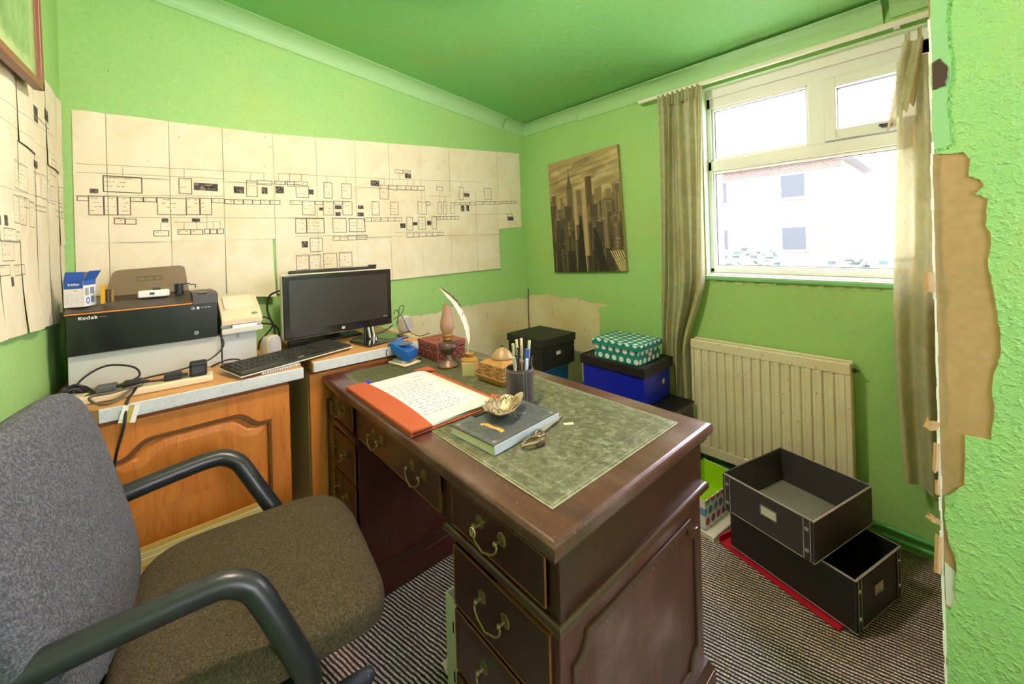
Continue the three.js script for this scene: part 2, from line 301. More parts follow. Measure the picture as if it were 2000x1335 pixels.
// pendant lamp in the middle of the room, above the frame
{
  const x = 0.6, z = -1.02, yc = ceilY(x), yb = 2.18;
  const t = thing('pendant_lamp', 'warm bulb under a shallow cream shade hanging from the ceiling, above the picture', 'lamp', [x, yb, z]);
  L(t, 'ceiling_rose', new THREE.CylinderGeometry(0.035, 0.042, 0.02, 24).translate(0, yc - yb - 0.008, 0), M('#efeee8', 0.4));
  L(t, 'flex', rod([0, 0.1, 0], [0, yc - yb - 0.015, 0], 0.003), M('#e6e4dc', 0.5));
  L(t, 'lamp_holder', rod([0, 0.045, 0], [0, 0.1, 0], 0.018, 0.014), M('#efeee8', 0.4));
  L(t, 'lamp_shade', lathe([[0.02, 0.095], [0.2, 0.034], [0.202, 0.03], [0.199, 0.03], [0.02, 0.091]], 36), M('#e8e0cc', 0.6));
  const b = L(t, 'bulb', lathe([[0.0001, -0.05], [0.02, -0.045], [0.03, -0.025], [0.03, -0.01], [0.018, 0.02], [0.013, 0.04], [0.013, 0.05]], 20), M('#fff1d8', 0.4, { emissive: '#ffd9a0', emissiveIntensity: 6 }));
  b.castShadow = false;
  const p = new THREE.PointLight(new THREE.Color().setRGB(1.0, 0.77, 0.66), 3.3); p.position.set(0, -0.02, 0); p.castShadow = true; p.shadow.radius = 2; p.name = 'bulb_light'; t.add(p);
}
// ================= outside =================
{
  structure('ground', uvm(B(XW + 0.27, 40, -0.6, -0.4, -25, 25), 3), M('#c9c4b8', 0.95), 'pale paving outside the window');
  const brick = tex(256, 256, (u, v) => { const r = Math.floor(v * 16), m = (v * 16) % 1 < 0.16 || ((u * 6 + (r % 2) * 0.5) % 1) < 0.08; return m ? [120, 112, 106] : mix([88, 58, 50], [104, 70, 60], hash(Math.floor(u * 6 + (r % 2) * 0.5), r)); });
  const h = thing('brick_house', 'far brick house with slate roof seen washed out through the window', 'house', [22, -0.4, -7]);
  W(h, 'wall', uvm(B(20, 26, -0.4, 4.2, -12, -3), 1.2), M(0xffffff, 0.9, { map: brick }));
  W(h, 'roof', extr([[-12.4, 4.2], [-2.6, 4.2], [-7.5, 6.8]], 6.6).applyMatrix4(new THREE.Matrix4().makeBasis(V(0, 0, 1), V(0, 1, 0), V(-1, 0, 0))).translate(26.3, 0, 0), M('#3c4148', 0.9));
  for (const [z, y] of [[-10.5, 0.6], [-7.6, 0.6], [-4.6, 0.6], [-10.5, 2.8], [-7.6, 2.8], [-4.6, 2.8]]) { const f = W(h, 'window', B(19.94, 20.02, y, y + 1.1, z - 0.5, z + 0.5), M('#f0f0ee', 0.5)); const p = mesh('pane', B(19.92, 19.96, y + 0.08, y + 1.02, z - 0.42, z + 0.42), M('#20272e', 0.9)); p.geometry.translate(-22, 0.4, 7); f.add(p); }
  const leaf = M('#3f5a3c', 0.9);
  for (const [x, z, s, l] of [[11, -3.4, 0.9, 'rounded dark shrub nearest the window mullion side, beyond the pane'], [11.6, -1.5, 0.7, 'lower rounded shrub to the right of its neighbour, beyond the pane'], [10.2, 0.2, 0.45, 'small round shrub low at the right side of the lower pane']]) {
    const sh = thing('shrub', l, 'shrub', [x, -0.4, z]); const gs = [];
    for (let i = 0; i < 130; i++) { const a = rr(0, 6.28), b = Math.acos(rr(-0.3, 1)), r = s * rr(0.7, 1); const g = new THREE.PlaneGeometry(0.16, 0.09); g.rotateX(rr(0, 3)).rotateY(rr(0, 6)).translate(Math.cos(a) * Math.sin(b) * r, s * 0.8 + Math.cos(b) * r * 0.9, Math.sin(a) * Math.sin(b) * r); gs.push(g); }
    const fm = L(sh, 'foliage', gs, M('#2c3c3c', 0.9, { side: THREE.DoubleSide })); fm.userData.kind = 'stuff';
    L(sh, 'stem', rod([0, 0, 0], [0, s, 0], 0.04), M('#4a3a2c', 0.9));
  }
  const f = thing('garden_fence', 'low pale garden fence crossing the view through the lower pane', 'fence', [13, -0.4, -4]);
  for (let i = 0; i < 12; i++) W(f, 'fence_post', B(12.95, 13.05, -0.4, 0.75, -12 + i * 1.2, -11.92 + i * 1.2), M('#5a5f64', 0.8));
  for (const y of [-0.1, 0.25, 0.6]) W(f, 'fence_rail', B(12.97, 13.03, y, y + 0.09, -12, 1.3), M('#5a5f64', 0.8));
}
// ================= pedestal desk =================
const mahMap = tex(512, 1024, (u, v) => {
  const g = fbm(u * 40, v * 3, 40, 4, 3), s = fbm(u * 8, v * 2, 8, 3, 11); let c = mix([36, 15, 13], [74, 30, 23], g * 0.65 + s * 0.35);
  if (fbm(u * 160, v * 10, 160, 2, 8) > 0.72) c = mix(c, [26, 12, 10], 0.5);
  const w = fbm(u * 6, v * 9, 6, 4, 61); c = mix(c, [112, 92, 84], Math.max(0, w - 0.62) * 0.8); return c;
});
const mahRedMap = tex(512, 1024, (u, v) => { const q = fbm(u * 5, v * 4, 5, 3, 23), g = fbm(u * 36 + q * 2, v * 2, 36, 4, 3); let c = mix([58, 20, 17], [102, 38, 31], g * 0.7 + q * 0.3); const w = fbm(u * 6, v * 9, 6, 4, 61); return mix(c, [120, 96, 90], Math.max(0, w - 0.62) * 0.8); });
const mahTopMap = tex(1024, 1024, (u, v) => {   // polish dulled by dust, scratches and specks; grey-violet patches also paint in window sheen
  const g = fbm(u * 40, v * 3, 40, 4, 3); let c = mix([58, 30, 26], [98, 56, 46], g);
  const d = fbm(u * 7, v * 7, 7, 5, 71); c = mix(c, [150, 142, 150], Math.max(0, d - 0.4) * 1.3);
  if (fbm(u * 220, v * 220, 220, 2, 34) > 0.86) c = mix(c, [214, 206, 200], 0.7);
  return c;
});
const mah = MP(0xffffff, 0.36, { map: mahMap, clearcoat: 0.6, clearcoatRoughness: 0.22 });
const mahRed = MP(0xffffff, 0.36, { map: mahRedMap, clearcoat: 0.6, clearcoatRoughness: 0.22 });  // same wood, redder and brighter: light bounced into the kneehole painted in
const mahSheen = MP('#f2dcd4', 0.4, { map: mahTopMap, clearcoat: 0.5, clearcoatRoughness: 0.25 });  // near pedestal copy of the wood, side panel sheen painted into its colour
const mahTop = MP(0xffffff, 0.32, { map: mahTopMap, clearcoat: 0.8, clearcoatRoughness: 0.28 });
const mahEdge = MP('#43281b', 0.3, { clearcoat: 0.8, clearcoatRoughness: 0.15 });
const bead = M('#75491f', 0.35);
const brass = M('#93845c', 0.34, { metalness: 0.85 });
const leatherMap = canvas(1024, 2048, (x, w, h) => {
  x.fillStyle = '#4d4f33'; x.fillRect(0, 0, w, h);
  for (let i = 0; i < 9000; i++) { const t = rnd(); x.fillStyle = t < 0.5 ? 'rgba(30,36,18,0.10)' : 'rgba(110,118,82,0.10)'; x.beginPath(); x.arc(rnd() * w, rnd() * h, rr(2, 18), 0, 7); x.fill(); }
  // dust and scuffs in overlapping smears, fewer where papers usually lie
  for (let i = 0; i < 5200; i++) { const py = Math.pow(rnd(), 0.5) * h, px = rnd() * w; x.fillStyle = 'rgba(186,192,180,' + rr(0.03, 0.11) + ')'; x.beginPath(); x.ellipse(px, h - (h - py) , rr(4, 34), rr(3, 16), rnd() * 3, 0, 7); x.fill(); }
  for (let i = 0; i < 2600; i++) { x.fillStyle = 'rgba(226,228,214,' + rr(0.2, 0.8) + ')'; x.fillRect(rnd() * w, Math.pow(rnd(), 0.6) * h, rr(1, 3.4), rr(1, 3.4)); }
  x.lineWidth = 1.6; for (let i = 0; i < 60; i++) { x.strokeStyle = 'rgba(226,226,214,' + rr(0.25, 0.7) + ')'; const a = rnd() * w, b = h * Math.pow(rnd(), 0.6), r = rr(8, 40), s = rnd() * 6; x.beginPath(); x.arc(a, b, r, s, s + rr(0.3, 1.6)); x.stroke(); }
  x.strokeStyle = 'rgba(206,206,180,0.62)'; x.lineWidth = 5; x.strokeRect(6, 6, w - 12, h - 12);
  x.setLineDash([6, 5]); x.lineWidth = 9; x.strokeStyle = 'rgba(196,198,172,0.42)'; x.strokeRect(22, 22, w - 44, h - 44); x.setLineDash([]);
  x.lineWidth = 3; x.strokeStyle = 'rgba(206,206,180,0.38)'; x.strokeRect(92, 92, w - 184, h - 184);
});
const leather = M(0xffffff, 0.55, { map: leatherMap, bumpMap: chipBump, bumpScale: 0.0004 });
const DT = 0.778, dx0 = 0.495, dx1 = 1.15, dz0 = -1.735, dz1 = -0.468;   // desk top extents
const desk = thing('pedestal_desk', 'dark mahogany pedestal desk with worn green leather top', 'desk', [0.82, 0, -1.1]);
{
  const rectXZ = (x0, x1, z0, z1) => [[x0, -z1], [x1, -z1], [x1, -z0], [x0, -z0]];
  // top: flat with ovolo edge below
  const slab = (x0, x1, z0, z1, y0, h, b, m, n) => W(desk, n, uvm(place(extr(rectXZ(x0 + b, x1 - b, z0 + b, z1 - b), h - 2 * b, b, [], 4), 'up', 0, y0 + b, 0), 0.7, 'z'), m);
  slab(dx0, dx1, dz0, dz1, DT - 0.034, 0.034, 0.011, mahTop, 'desk_top');
  slab(dx0 + 0.012, dx1 - 0.012, dz0 + 0.012, dz1 - 0.012, DT - 0.048, 0.016, 0.005, mahEdge, 'top_moulding');
  // leather inlay
  const lg = new THREE.PlaneGeometry(1.085 - 0.561, 1.68 - 0.532); lg.rotateX(-Math.PI / 2).translate((1.085 + 0.561) / 2, DT + 0.0008, -(1.68 + 0.532) / 2);
  W(desk, 'leather_inlay', lg, leather);
  // frieze and pedestals
  const cx0 = 0.528, cx1 = 1.125, cz0 = -1.715, cz1 = -0.492, pA = [-0.845, cz1], pB = [cz0, -1.455];
  W(desk, 'frieze', uvm(B(cx0, cx1, 0.612, 0.732, cz0, cz1, 0.003), 0.7, 'z'), mah);
  for (const [z0, z1] of [pA, pB]) {
    W(desk, 'pedestal', uvm(B(cx0 + 0.004, cx1 - 0.004, 0.1, 0.596, z0 + 0.004, z1 - 0.004, 0.003), 0.8, 'y'), z1 > -1 ? mahSheen : mahRed);
    slab(cx0 - 0.014, cx1 + 0.014, z0 - 0.014, z1 + (z1 > -1 ? 0.014 : 0.014), 0.592, 0.022, 0.008, mahEdge, 'waist_moulding');
    // plinth: sloping shoulder over a flat board
    W(desk, 'plinth', uvm(B(cx0 - 0.018, cx1 + 0.018, 0, 0.088, z0 - 0.018, z1 + 0.018, 0.004), 0.7, 'x'), mahRed);
    const pm = new THREE.CylinderGeometry(1, 1.06, 0.03, 4, 1).rotateY(Math.PI / 4); pm.scale((cx1 - cx0 + 0.008) / 1.41421, 1, (z1 - z0 + 0.008) / 1.41421); pm.translate((cx0 + cx1) / 2, 0.1, (z0 + z1) / 2);
    const fl = pm.toNonIndexed(); fl.computeVertexNormals(); W(desk, 'plinth_moulding', fl, mahEdge);
  }
  // shaped moulding on the visible end panels
  const notch = (x0, x1, y0, y1, n) => { const o = []; const q = [[x0, y1, 1], [x1, y1, 2], [x1, y0, 3], [x0, y0, 4]]; for (const [a, b, k] of q) { const sx = k === 1 || k === 4 ? 1 : -1, sy = k < 3 ? -1 : 1, arc = []; for (let i = 0; i <= 6; i++) { const t = i / 6 * Math.PI / 2; arc.push([a + sx * n * 0.82 * Math.cos(t), b + sy * n * 0.82 * Math.sin(t)]); } arc.unshift([a + sx * n, b]); arc.push([a, b + sy * n]); o.push(...(k % 2 ? arc.reverse() : arc)); } return o; };
  const ring = (x0, x1, y0, y1, z, dir, name) => {
    const outer = notch(x0, x1, y0, y1, 0.05), inner = notch(x0 + 0.014, x1 - 0.014, y0 + 0.014, y1 - 0.014, 0.05);
    const g = extr(outer, 0.004, 0.003, [inner.slice().reverse()], 2); if (dir < 0) g.rotateY(Math.PI).translate(x0 + x1, 0, 0);
    return W(desk, name, g.translate(0, 0, z), mahEdge);
  };
  ring(0.563, 1.085, 0.14, 0.546, cz1 - 0.003, 1, 'panel_moulding');
  // serpentine pilaster at the near corner of the frieze
  for (const zz of [cz1 - 0.0005, cz0 - 0.0075]) W(desk, 'corner_scroll', extr(new THREE.Shape().moveTo(cx0, 0.73).bezierCurveTo(cx0 + 0.008, 0.71, cx0 + 0.028, 0.69, cx0 + 0.026, 0.665).bezierCurveTo(cx0 + 0.024, 0.645, cx0 + 0.008, 0.635, cx0 + 0.006, 0.614).lineTo(cx0 - 0.003, 0.614).lineTo(cx0 - 0.003, 0.73), 0.006, 0.001).translate(0, 0, zz + 0.001), mah);
  // drawers
  const hang = (zc, y, x, wd) => {
    const gs = []; for (const s of [-1, 1]) { gs.push(lathe([[0.0001, 0.004], [0.006, 0.004], [0.008, 0.0028], [0.013, 0.0022], [0.0155, 0], [0.0001, 0]], 18).rotateZ(Math.PI / 2).translate(x, y, zc + s * wd)); gs.push(rod([x, y, zc + s * wd], [x - 0.017, y - 0.001, zc + s * wd], 0.0042, 0.0036, 9)); gs.push(new THREE.SphereGeometry(0.0055, 10, 8).translate(x - 0.018, y, zc + s * wd)); }
    gs.push(tube([[x - 0.016, y, zc - wd], [x - 0.019, y - 0.012, zc - wd - 0.004], [x - 0.022, y - 0.026, zc - wd * 0.72], [x - 0.023, y - 0.03, zc - wd * 0.35], [x - 0.024, y - 0.034, zc], [x - 0.023, y - 0.03, zc + wd * 0.35], [x - 0.022, y - 0.026, zc + wd * 0.72], [x - 0.019, y - 0.012, zc + wd + 0.004], [x - 0.016, y, zc + wd]], 0.0026, 36, 6));
    return gs;
  };
  const drawer = (z0, z1, y0, y1, x, hs) => {
    const d = W(desk, 'drawer', uvm(B(x - 0.009, x + 0.02, y0, y1, z0, z1, 0.002), 0.8, 'y'), mah);
    const add = (n, g, m) => { const q = mesh(n, g, m), p = baseOf.get(desk); q.geometry.translate(-p[0], -p[1], -p[2]); d.add(q); };
    const e = 0.0022; add('cock_bead', [B(x - 0.0115, x, y0, y0 + e, z0, z1, 0.001), B(x - 0.0115, x, y1 - e, y1, z0, z1, 0.001), B(x - 0.0115, x, y0, y1, z0, z0 + e, 0.001), B(x - 0.0115, x, y0, y1, z1 - e, z1, 0.001)], bead);
    for (const [zc, wd] of hs) add('handle', hang(zc, (y0 + y1) / 2 + 0.012, x - 0.0085, wd), brass);
    return d;
  };
  drawer(-0.822, -0.515, 0.625, 0.722, cx0, [[-0.676, 0.037]]);
  drawer(-1.42, -0.875, 0.625, 0.722, cx0, [[-1.257, 0.032], [-0.992, 0.033]]);
  drawer(-1.69, -1.47, 0.625, 0.722, cx0, [[-1.6, 0.04]]);
  for (const [z0, z1, zc, wd] of [[-0.828, -0.512, -0.679, 0.039], [-1.695, -1.472, -1.607, 0.045]]) { drawer(z0, z1, 0.43, 0.575, cx0 + 0.004, [[zc, wd]]); drawer(z0, z1, 0.275, 0.418, cx0 + 0.004, [[zc, wd]]); drawer(z0, z1, 0.118, 0.262, cx0 + 0.004, [[zc, wd]]); }
  // key left in the lock of the near frieze drawer
  W(desk, 'lock_key', [rod([cx0 - 0.009, 0.694, -0.695], [cx0 - 0.035, 0.694, -0.695], 0.002), new THREE.TorusGeometry(0.009, 0.002, 6, 18).rotateY(Math.PI / 2).rotateX(0.3).translate(cx0 - 0.042, 0.688, -0.695)], M('#b9a878', 0.35, { metalness: 0.8 }));
}
// ================= kitchen units used as a side bench =================
const oakMap = tex(512, 1024, (u, v) => { const q = fbm(u * 4, v * 4, 4, 4, 41), g = 0.6 * fbm(u * 26 + q * 3, v * 2 + q, 26, 5, 5) + 0.4 * q, r = fbm(u * 120 + q * 4, v * 8, 120, 3, 9); let c = mix([178, 98, 32], [226, 146, 62], g); c = mix(c, [150, 78, 26], r > 0.7 ? 0.3 : 0); return mix(c, [176, 140, 74], Math.max(0, fbm(u * 4, v * 5, 4, 3, 66) - 0.55)); });
const oak = MP(0xffffff, 0.45, { map: oakMap, clearcoat: 0.2, clearcoatRoughness: 0.3 });
const lamMap = tex(512, 512, (u, v) => { const s = fbm(u * 160, v * 160, 160, 2, 3); let c = mix([196, 202, 208], [224, 226, 228], s); if (fbm(u * 90, v * 90, 90, 2, 14) > 0.8) c = [150, 158, 166]; return mix(c, [168, 176, 186], Math.max(0, fbm(u * 6, v * 6, 6, 3, 4) - 0.55)); });
const laminate = M(0xffffff, 0.35, { map: lamMap });
const woodTopMap = tex(512, 512, (u, v) => mix([188, 134, 78], [214, 166, 110], fbm(u * 6, v * 40, 6, 4, 2)));
const woodTop = M(0xffffff, 0.5, { map: woodTopMap });
const WT = 0.846;
function archDoor(g, x0, x1, y0, y1, z, plain) {   // cathedral door, front face looking to +z
  const w = x1 - x0, fw = 0.055, hx0 = x0 + fw, hx1 = x1 - fw, hy0 = y0 + fw, sh = y1 - 0.105, top = y1 - 0.058, c = w * 0.2;
  const arch = (e, a = hx0 + e, b = hx1 - e) => { const s = new THREE.Shape(); s.moveTo(a, hy0 + e); s.lineTo(b, hy0 + e); s.lineTo(b, sh - e); s.lineTo(b - 0.03, sh - e); s.bezierCurveTo(b - 0.06, sh - e, b - 0.07, top - e, b - c, top - e); s.lineTo(a + c, top - e); s.bezierCurveTo(a + 0.07, top - e, a + 0.06, sh - e, a + 0.03, sh - e); s.lineTo(a, sh - e); s.closePath(); return s; };
  const fr = shape([[x0, y0], [x1, y0], [x1, y1], [x0, y1]]); fr.holes.push(new THREE.Path(arch(0).getPoints(10).reverse()));
  const d = W(g, 'door', uvm(extr(fr, 0.016, 0.004, [], 2).translate(0, 0, z - 0.02), 0.5), oak);
  const add = (n, q) => { const m = mesh(n, uvm(q, 0.5), oak), p = baseOf.get(g); m.geometry.translate(-p[0], -p[1], -p[2]); d.add(m); };
  add('field_panel', new THREE.ExtrudeGeometry(arch(0.044), { depth: 0.001, bevelEnabled: true, bevelSize: 0.032, bevelThickness: 0.011, bevelSegments: 2, curveSegments: 10 }).translate(0, 0, z - 0.016));
  { const rg = arch(0.001); rg.holes.push(new THREE.Path(arch(0.011).getPoints(10).reverse())); const m = mesh('dark_groove_ring', extr(rg, 0.003, 0.002).translate(0, 0, z - 0.007), M('#6b431b', 0.5)), p = baseOf.get(g); m.geometry.translate(-p[0], -p[1], -p[2]); d.add(m); }  // dark ring along the groove: stain line with groove shade painted in
  add('door_back', B(x0 + 0.02, x1 - 0.02, y0 + 0.02, y1 - 0.02, z - 0.022, z - 0.014));
  return d;
}
{
  const g = thing('base_cabinet', 'low kitchen base unit with arched orange oak door behind the chair', 'cabinet', [0.1, 0, -2.0]);
  W(g, 'body', uvm(B(-0.2, 0.355, 0.0, 0.79, -2.3, -1.705), 0.8), M('#c9b48a', 0.7));
  archDoor(g, -0.185, 0.36, 0.12, 0.786, -1.683);
  W(g, 'top_rail', B(-0.19, 0.36, 0.788, 0.8, -1.72, -1.69), M('#8a4f22', 0.6));
  const g2 = thing('base_cabinet', 'second base unit with oak door edge showing between the keyboard end and the desk', 'cabinet', [0.75, 0, -2.0]);
  W(g2, 'body', uvm(B(0.447, 1.1, 0.0, 0.79, -2.3, -1.762), 0.8), M('#d8c6a0', 0.7));
  archDoor(g2, 0.452, 0.95, 0.12, 0.786, -1.742);
  // worktops
  const t1 = thing('worktop', 'speckled grey edged worktop slab under the printer and power strip', 'worktop', [0.1, 0.806, -1.98]);
  const tp = (pts) => place(extr(pts, 0.036, 0.002), 'up', 0, 0.808, 0);
  W(t1, 'slab', tp([[-0.2, 1.742], [-0.133, 1.668], [0.407, 1.668], [0.407, 2.33], [-0.245, 2.33], [-0.245, 1.742]]), M('#b98a57', 0.7));
  W(t1, 'top_sheet', uvm(place(extr([[-0.2, 1.745], [-0.133, 1.67], [0.405, 1.67], [0.405, 2.328], [-0.243, 2.328], [-0.243, 1.745]], 0.0012), 'up', 0, WT, 0), 0.5), woodTop);
  W(t1, 'edge_strip', uvm(B(-0.133, 0.409, 0.806, WT + 0.0006, -1.67, -1.662, 0.003), 0.3), laminate);
  const ch = B(-0.05, 0.05, 0.806, WT, -0.004, 0.004, 0.002); ch.rotateY(0.835).translate(-0.168, 0, -1.704); W(t1, 'chamfer_edge_strip', ch, M('#c9cdb4', 0.6));
  const t2 = thing('worktop', 'worktop slab carrying the monitor, pale edge strip facing the desk', 'worktop', [0.69, 0.806, -2.0]);
  W(t2, 'slab', B(0.452, 0.93, 0.806, WT, -2.33, -1.709, 0.002), M('#c28f55', 0.7));
  W(t2, 'top_sheet', uvm(B(0.453, 0.929, WT, WT + 0.0012, -2.328, -1.711), 0.5), woodTop);
  W(t2, 'edge_strip', uvm(B(0.454, 0.932, 0.806, WT + 0.0006, -1.71, -1.702, 0.003), 0.3), laminate);
}
// manila folder standing between the chair and the cabinet
{
  const g = thing('manila_folder', 'yellow manila folder of papers propped against the oak cabinet door', 'folder', [0.11, 0, -1.64]);
  const a = []; for (let i = 0; i < 4; i++) { const q = B(-0.17 + i * 0.004, 0.17 - i * 0.003, 0, 0.405 - i * 0.01, -0.002, 0.001).rotateX(-0.06 + i * 0.02).rotateZ(0.0).translate(0, 0.002, i * 0.008); a.push(q); }
  L(g, 'back_cover', a[0], M('#e3c377', 0.8)); L(g, 'paper_wad', [a[1], a[2]], M('#eee2b4', 0.85)); L(g, 'front_cover', a[3], M('#dcb968', 0.8));
}
// ================= office chair =================
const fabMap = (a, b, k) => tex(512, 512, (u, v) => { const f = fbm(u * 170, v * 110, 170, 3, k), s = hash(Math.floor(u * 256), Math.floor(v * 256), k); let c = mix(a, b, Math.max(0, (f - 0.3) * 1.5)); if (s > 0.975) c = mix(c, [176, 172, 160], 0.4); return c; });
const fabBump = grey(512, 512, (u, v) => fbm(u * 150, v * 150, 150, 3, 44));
const backFabDaylit = M(0xffffff, 0.95, { map: fabMap([68, 70, 79], [120, 123, 133], 5), bumpMap: fabBump, bumpScale: 0.002 });  // same fabric as the seat, daylight painted in as a lighter blue-grey
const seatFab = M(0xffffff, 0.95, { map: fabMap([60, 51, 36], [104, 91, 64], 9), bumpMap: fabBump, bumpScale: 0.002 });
const blackPlastic = MP('#22252b', 0.38, { clearcoat: 0.25, clearcoatRoughness: 0.3 });
function pad(w, h, d, r, warp) { const g = new RoundedBoxGeometry(w, h, d, 8, r); const q = new THREE.BoxGeometry(1, 1, 1); const p = g.attributes.position; for (let i = 0; i < p.count; i++) { const v = warp(p.getX(i), p.getY(i), p.getZ(i)); p.setXYZ(i, ...v); } g.computeVertexNormals(); return g; }
// padded slab: superellipse outline in (a, b), thickness along c, subdivided
function cushion(w, h, t, pw = 4.5, bow = 0.0, n = 40) {
  const pos = [], idx = [], R = 14; // concentric rings front, then back
  const sgn = (q) => Math.sign(q), sup = (th) => [w / 2 * sgn(Math.cos(th)) * Math.abs(Math.cos(th)) ** (2 / pw), h / 2 * sgn(Math.sin(th)) * Math.abs(Math.sin(th)) ** (2 / pw)];
  const rings = []; for (let i = 0; i <= R; i++) { const a = i / R * Math.PI; rings.push([Math.sin(a) ** 0.35, Math.cos(a)]); }
  rings.forEach(([s, c]) => { for (let k = 0; k < n; k++) { const [x, y] = sup(k / n * Math.PI * 2); const edge = 1 - (1 - s) ** 1; pos.push(x * edge, y * edge, t / 2 * sgn(c) * Math.abs(c) ** 0.6 + bow * ((2 * x * edge / w) ** 2)); } });
  for (let i = 0; i < R; i++) for (let k = 0; k < n; k++) { const a = i * n + k, b = i * n + (k + 1) % n, c = a + n, d = b + n; idx.push(a, c, b, b, c, d); }
  const g = new THREE.BufferGeometry(); g.setAttribute('position', new THREE.Float32BufferAttribute(pos, 3)); g.setIndex(idx); g.computeVertexNormals(); return g;
}
{
  const ch = thing('office_chair', 'charcoal fabric office armchair with black plastic loop arms', 'chair', [0.15, 0, -1.13]);
  const TH = -0.12;
  // seat
  const s = cushion(0.5, 0.52, 0.1, 5, 0, 56); s.rotateX(-Math.PI / 2); { const p = s.attributes.position; for (let i = 0; i < p.count; i++) { const x = p.getX(i); p.setY(i, p.getY(i) - (x > 0.12 ? (x - 0.12) ** 2 * 1.6 : 0) + 0.012 * Math.abs(p.getZ(i) / 0.26) ** 3); } s.computeVertexNormals(); }
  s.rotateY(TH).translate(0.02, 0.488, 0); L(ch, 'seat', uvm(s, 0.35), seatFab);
  L(ch, 'seat_pan', B(-0.2, 0.2, 0.42, 0.445, -0.2, 0.2, 0.02).rotateY(TH).translate(0.015, 0, 0), blackPlastic);
  // backrest, tipped back
  const b = cushion(0.47, 0.5, 0.065, 3.6, -0.012, 56); b.rotateY(Math.PI / 2); b.rotateZ(0.23); b.rotateY(-0.2).translate(-0.286, 0.768, -0.015); L(ch, 'backrest', uvm(b, 0.35), backFabDaylit);
  L(ch, 'back_stem', tube([[-0.06, 0.415, 0], [-0.2, 0.42, 0.0], [-0.3, 0.52, 0.01], [-0.335, 0.72, 0.02]], 0.022, 20, 8), blackPlastic);
  // loop arms
  const arm = (pts) => { const c = new THREE.CatmullRomCurve3(pts.map((p) => V(p[0] - 0.15, p[1], p[2] + 1.13)), false, 'catmullrom', 0.35); return new THREE.TubeGeometry(c, 60, 0.023, 14); };
  const cap = (p, r) => new THREE.SphereGeometry(r, 12, 10).translate(p[0] - 0.15, p[1], p[2] + 1.13);
  const A = [[-0.07, 0.42, -1.36], [-0.15, 0.46, -1.41], [-0.165, 0.56, -1.45], [-0.13, 0.655, -1.46], [-0.05, 0.672, -1.465], [0.08, 0.682, -1.478], [0.135, 0.68, -1.478], [0.175, 0.655, -1.462], [0.215, 0.58, -1.43], [0.26, 0.49, -1.4], [0.262, 0.43, -1.37], [0.2, 0.415, -1.3]];
  const C = [[-0.1, 0.42, -0.94], [-0.18, 0.44, -0.93], [-0.224, 0.52, -0.93], [-0.228, 0.64, -0.934], [-0.19, 0.676, -0.936], [-0.1, 0.68, -0.932], [0.03, 0.682, -0.922], [0.085, 0.68, -0.915], [0.125, 0.655, -0.902], [0.165, 0.57, -0.875], [0.2, 0.48, -0.862], [0.21, 0.43, -0.88], [0.17, 0.415, -0.95]];
  L(ch, 'armrest', [arm(A), cap(A[A.length - 1], 0.023)], blackPlastic); L(ch, 'armrest', [arm(C), cap(C[C.length - 1], 0.023)], blackPlastic);
  // star base on castors
  L(ch, 'gas_column', [rod([0, 0.1, 0], [0, 0.3, 0], 0.028), rod([0, 0.3, 0], [0, 0.425, 0], 0.016), B(-0.1, 0.1, 0.405, 0.428, -0.07, 0.07, 0.008)], blackPlastic);
  for (let i = 0; i < 5; i++) {
    const a = 0.02 + i * Math.PI * 2 / 5, c = Math.cos(a), sn = -Math.sin(a);
    const leg = L(ch, 'base_leg', [rod([c * 0.03, 0.115, sn * 0.03], [c * 0.27, 0.088, sn * 0.27], 0.03, 0.021), new THREE.SphereGeometry(0.0215, 12, 10).translate(c * 0.27, 0.088, sn * 0.27)], MP('#3a404a', 0.4, { clearcoat: 0.2 }));
    leg.add(mesh('castor', [rod([c * 0.262, 0.025, sn * 0.262], [c * 0.262, 0.08, sn * 0.262], 0.007), new THREE.CylinderGeometry(0.025, 0.025, 0.04, 18).rotateX(Math.PI / 2).rotateY(a + 0.6).translate(c * 0.262, 0.0255, sn * 0.262)], blackPlastic));
  }
}
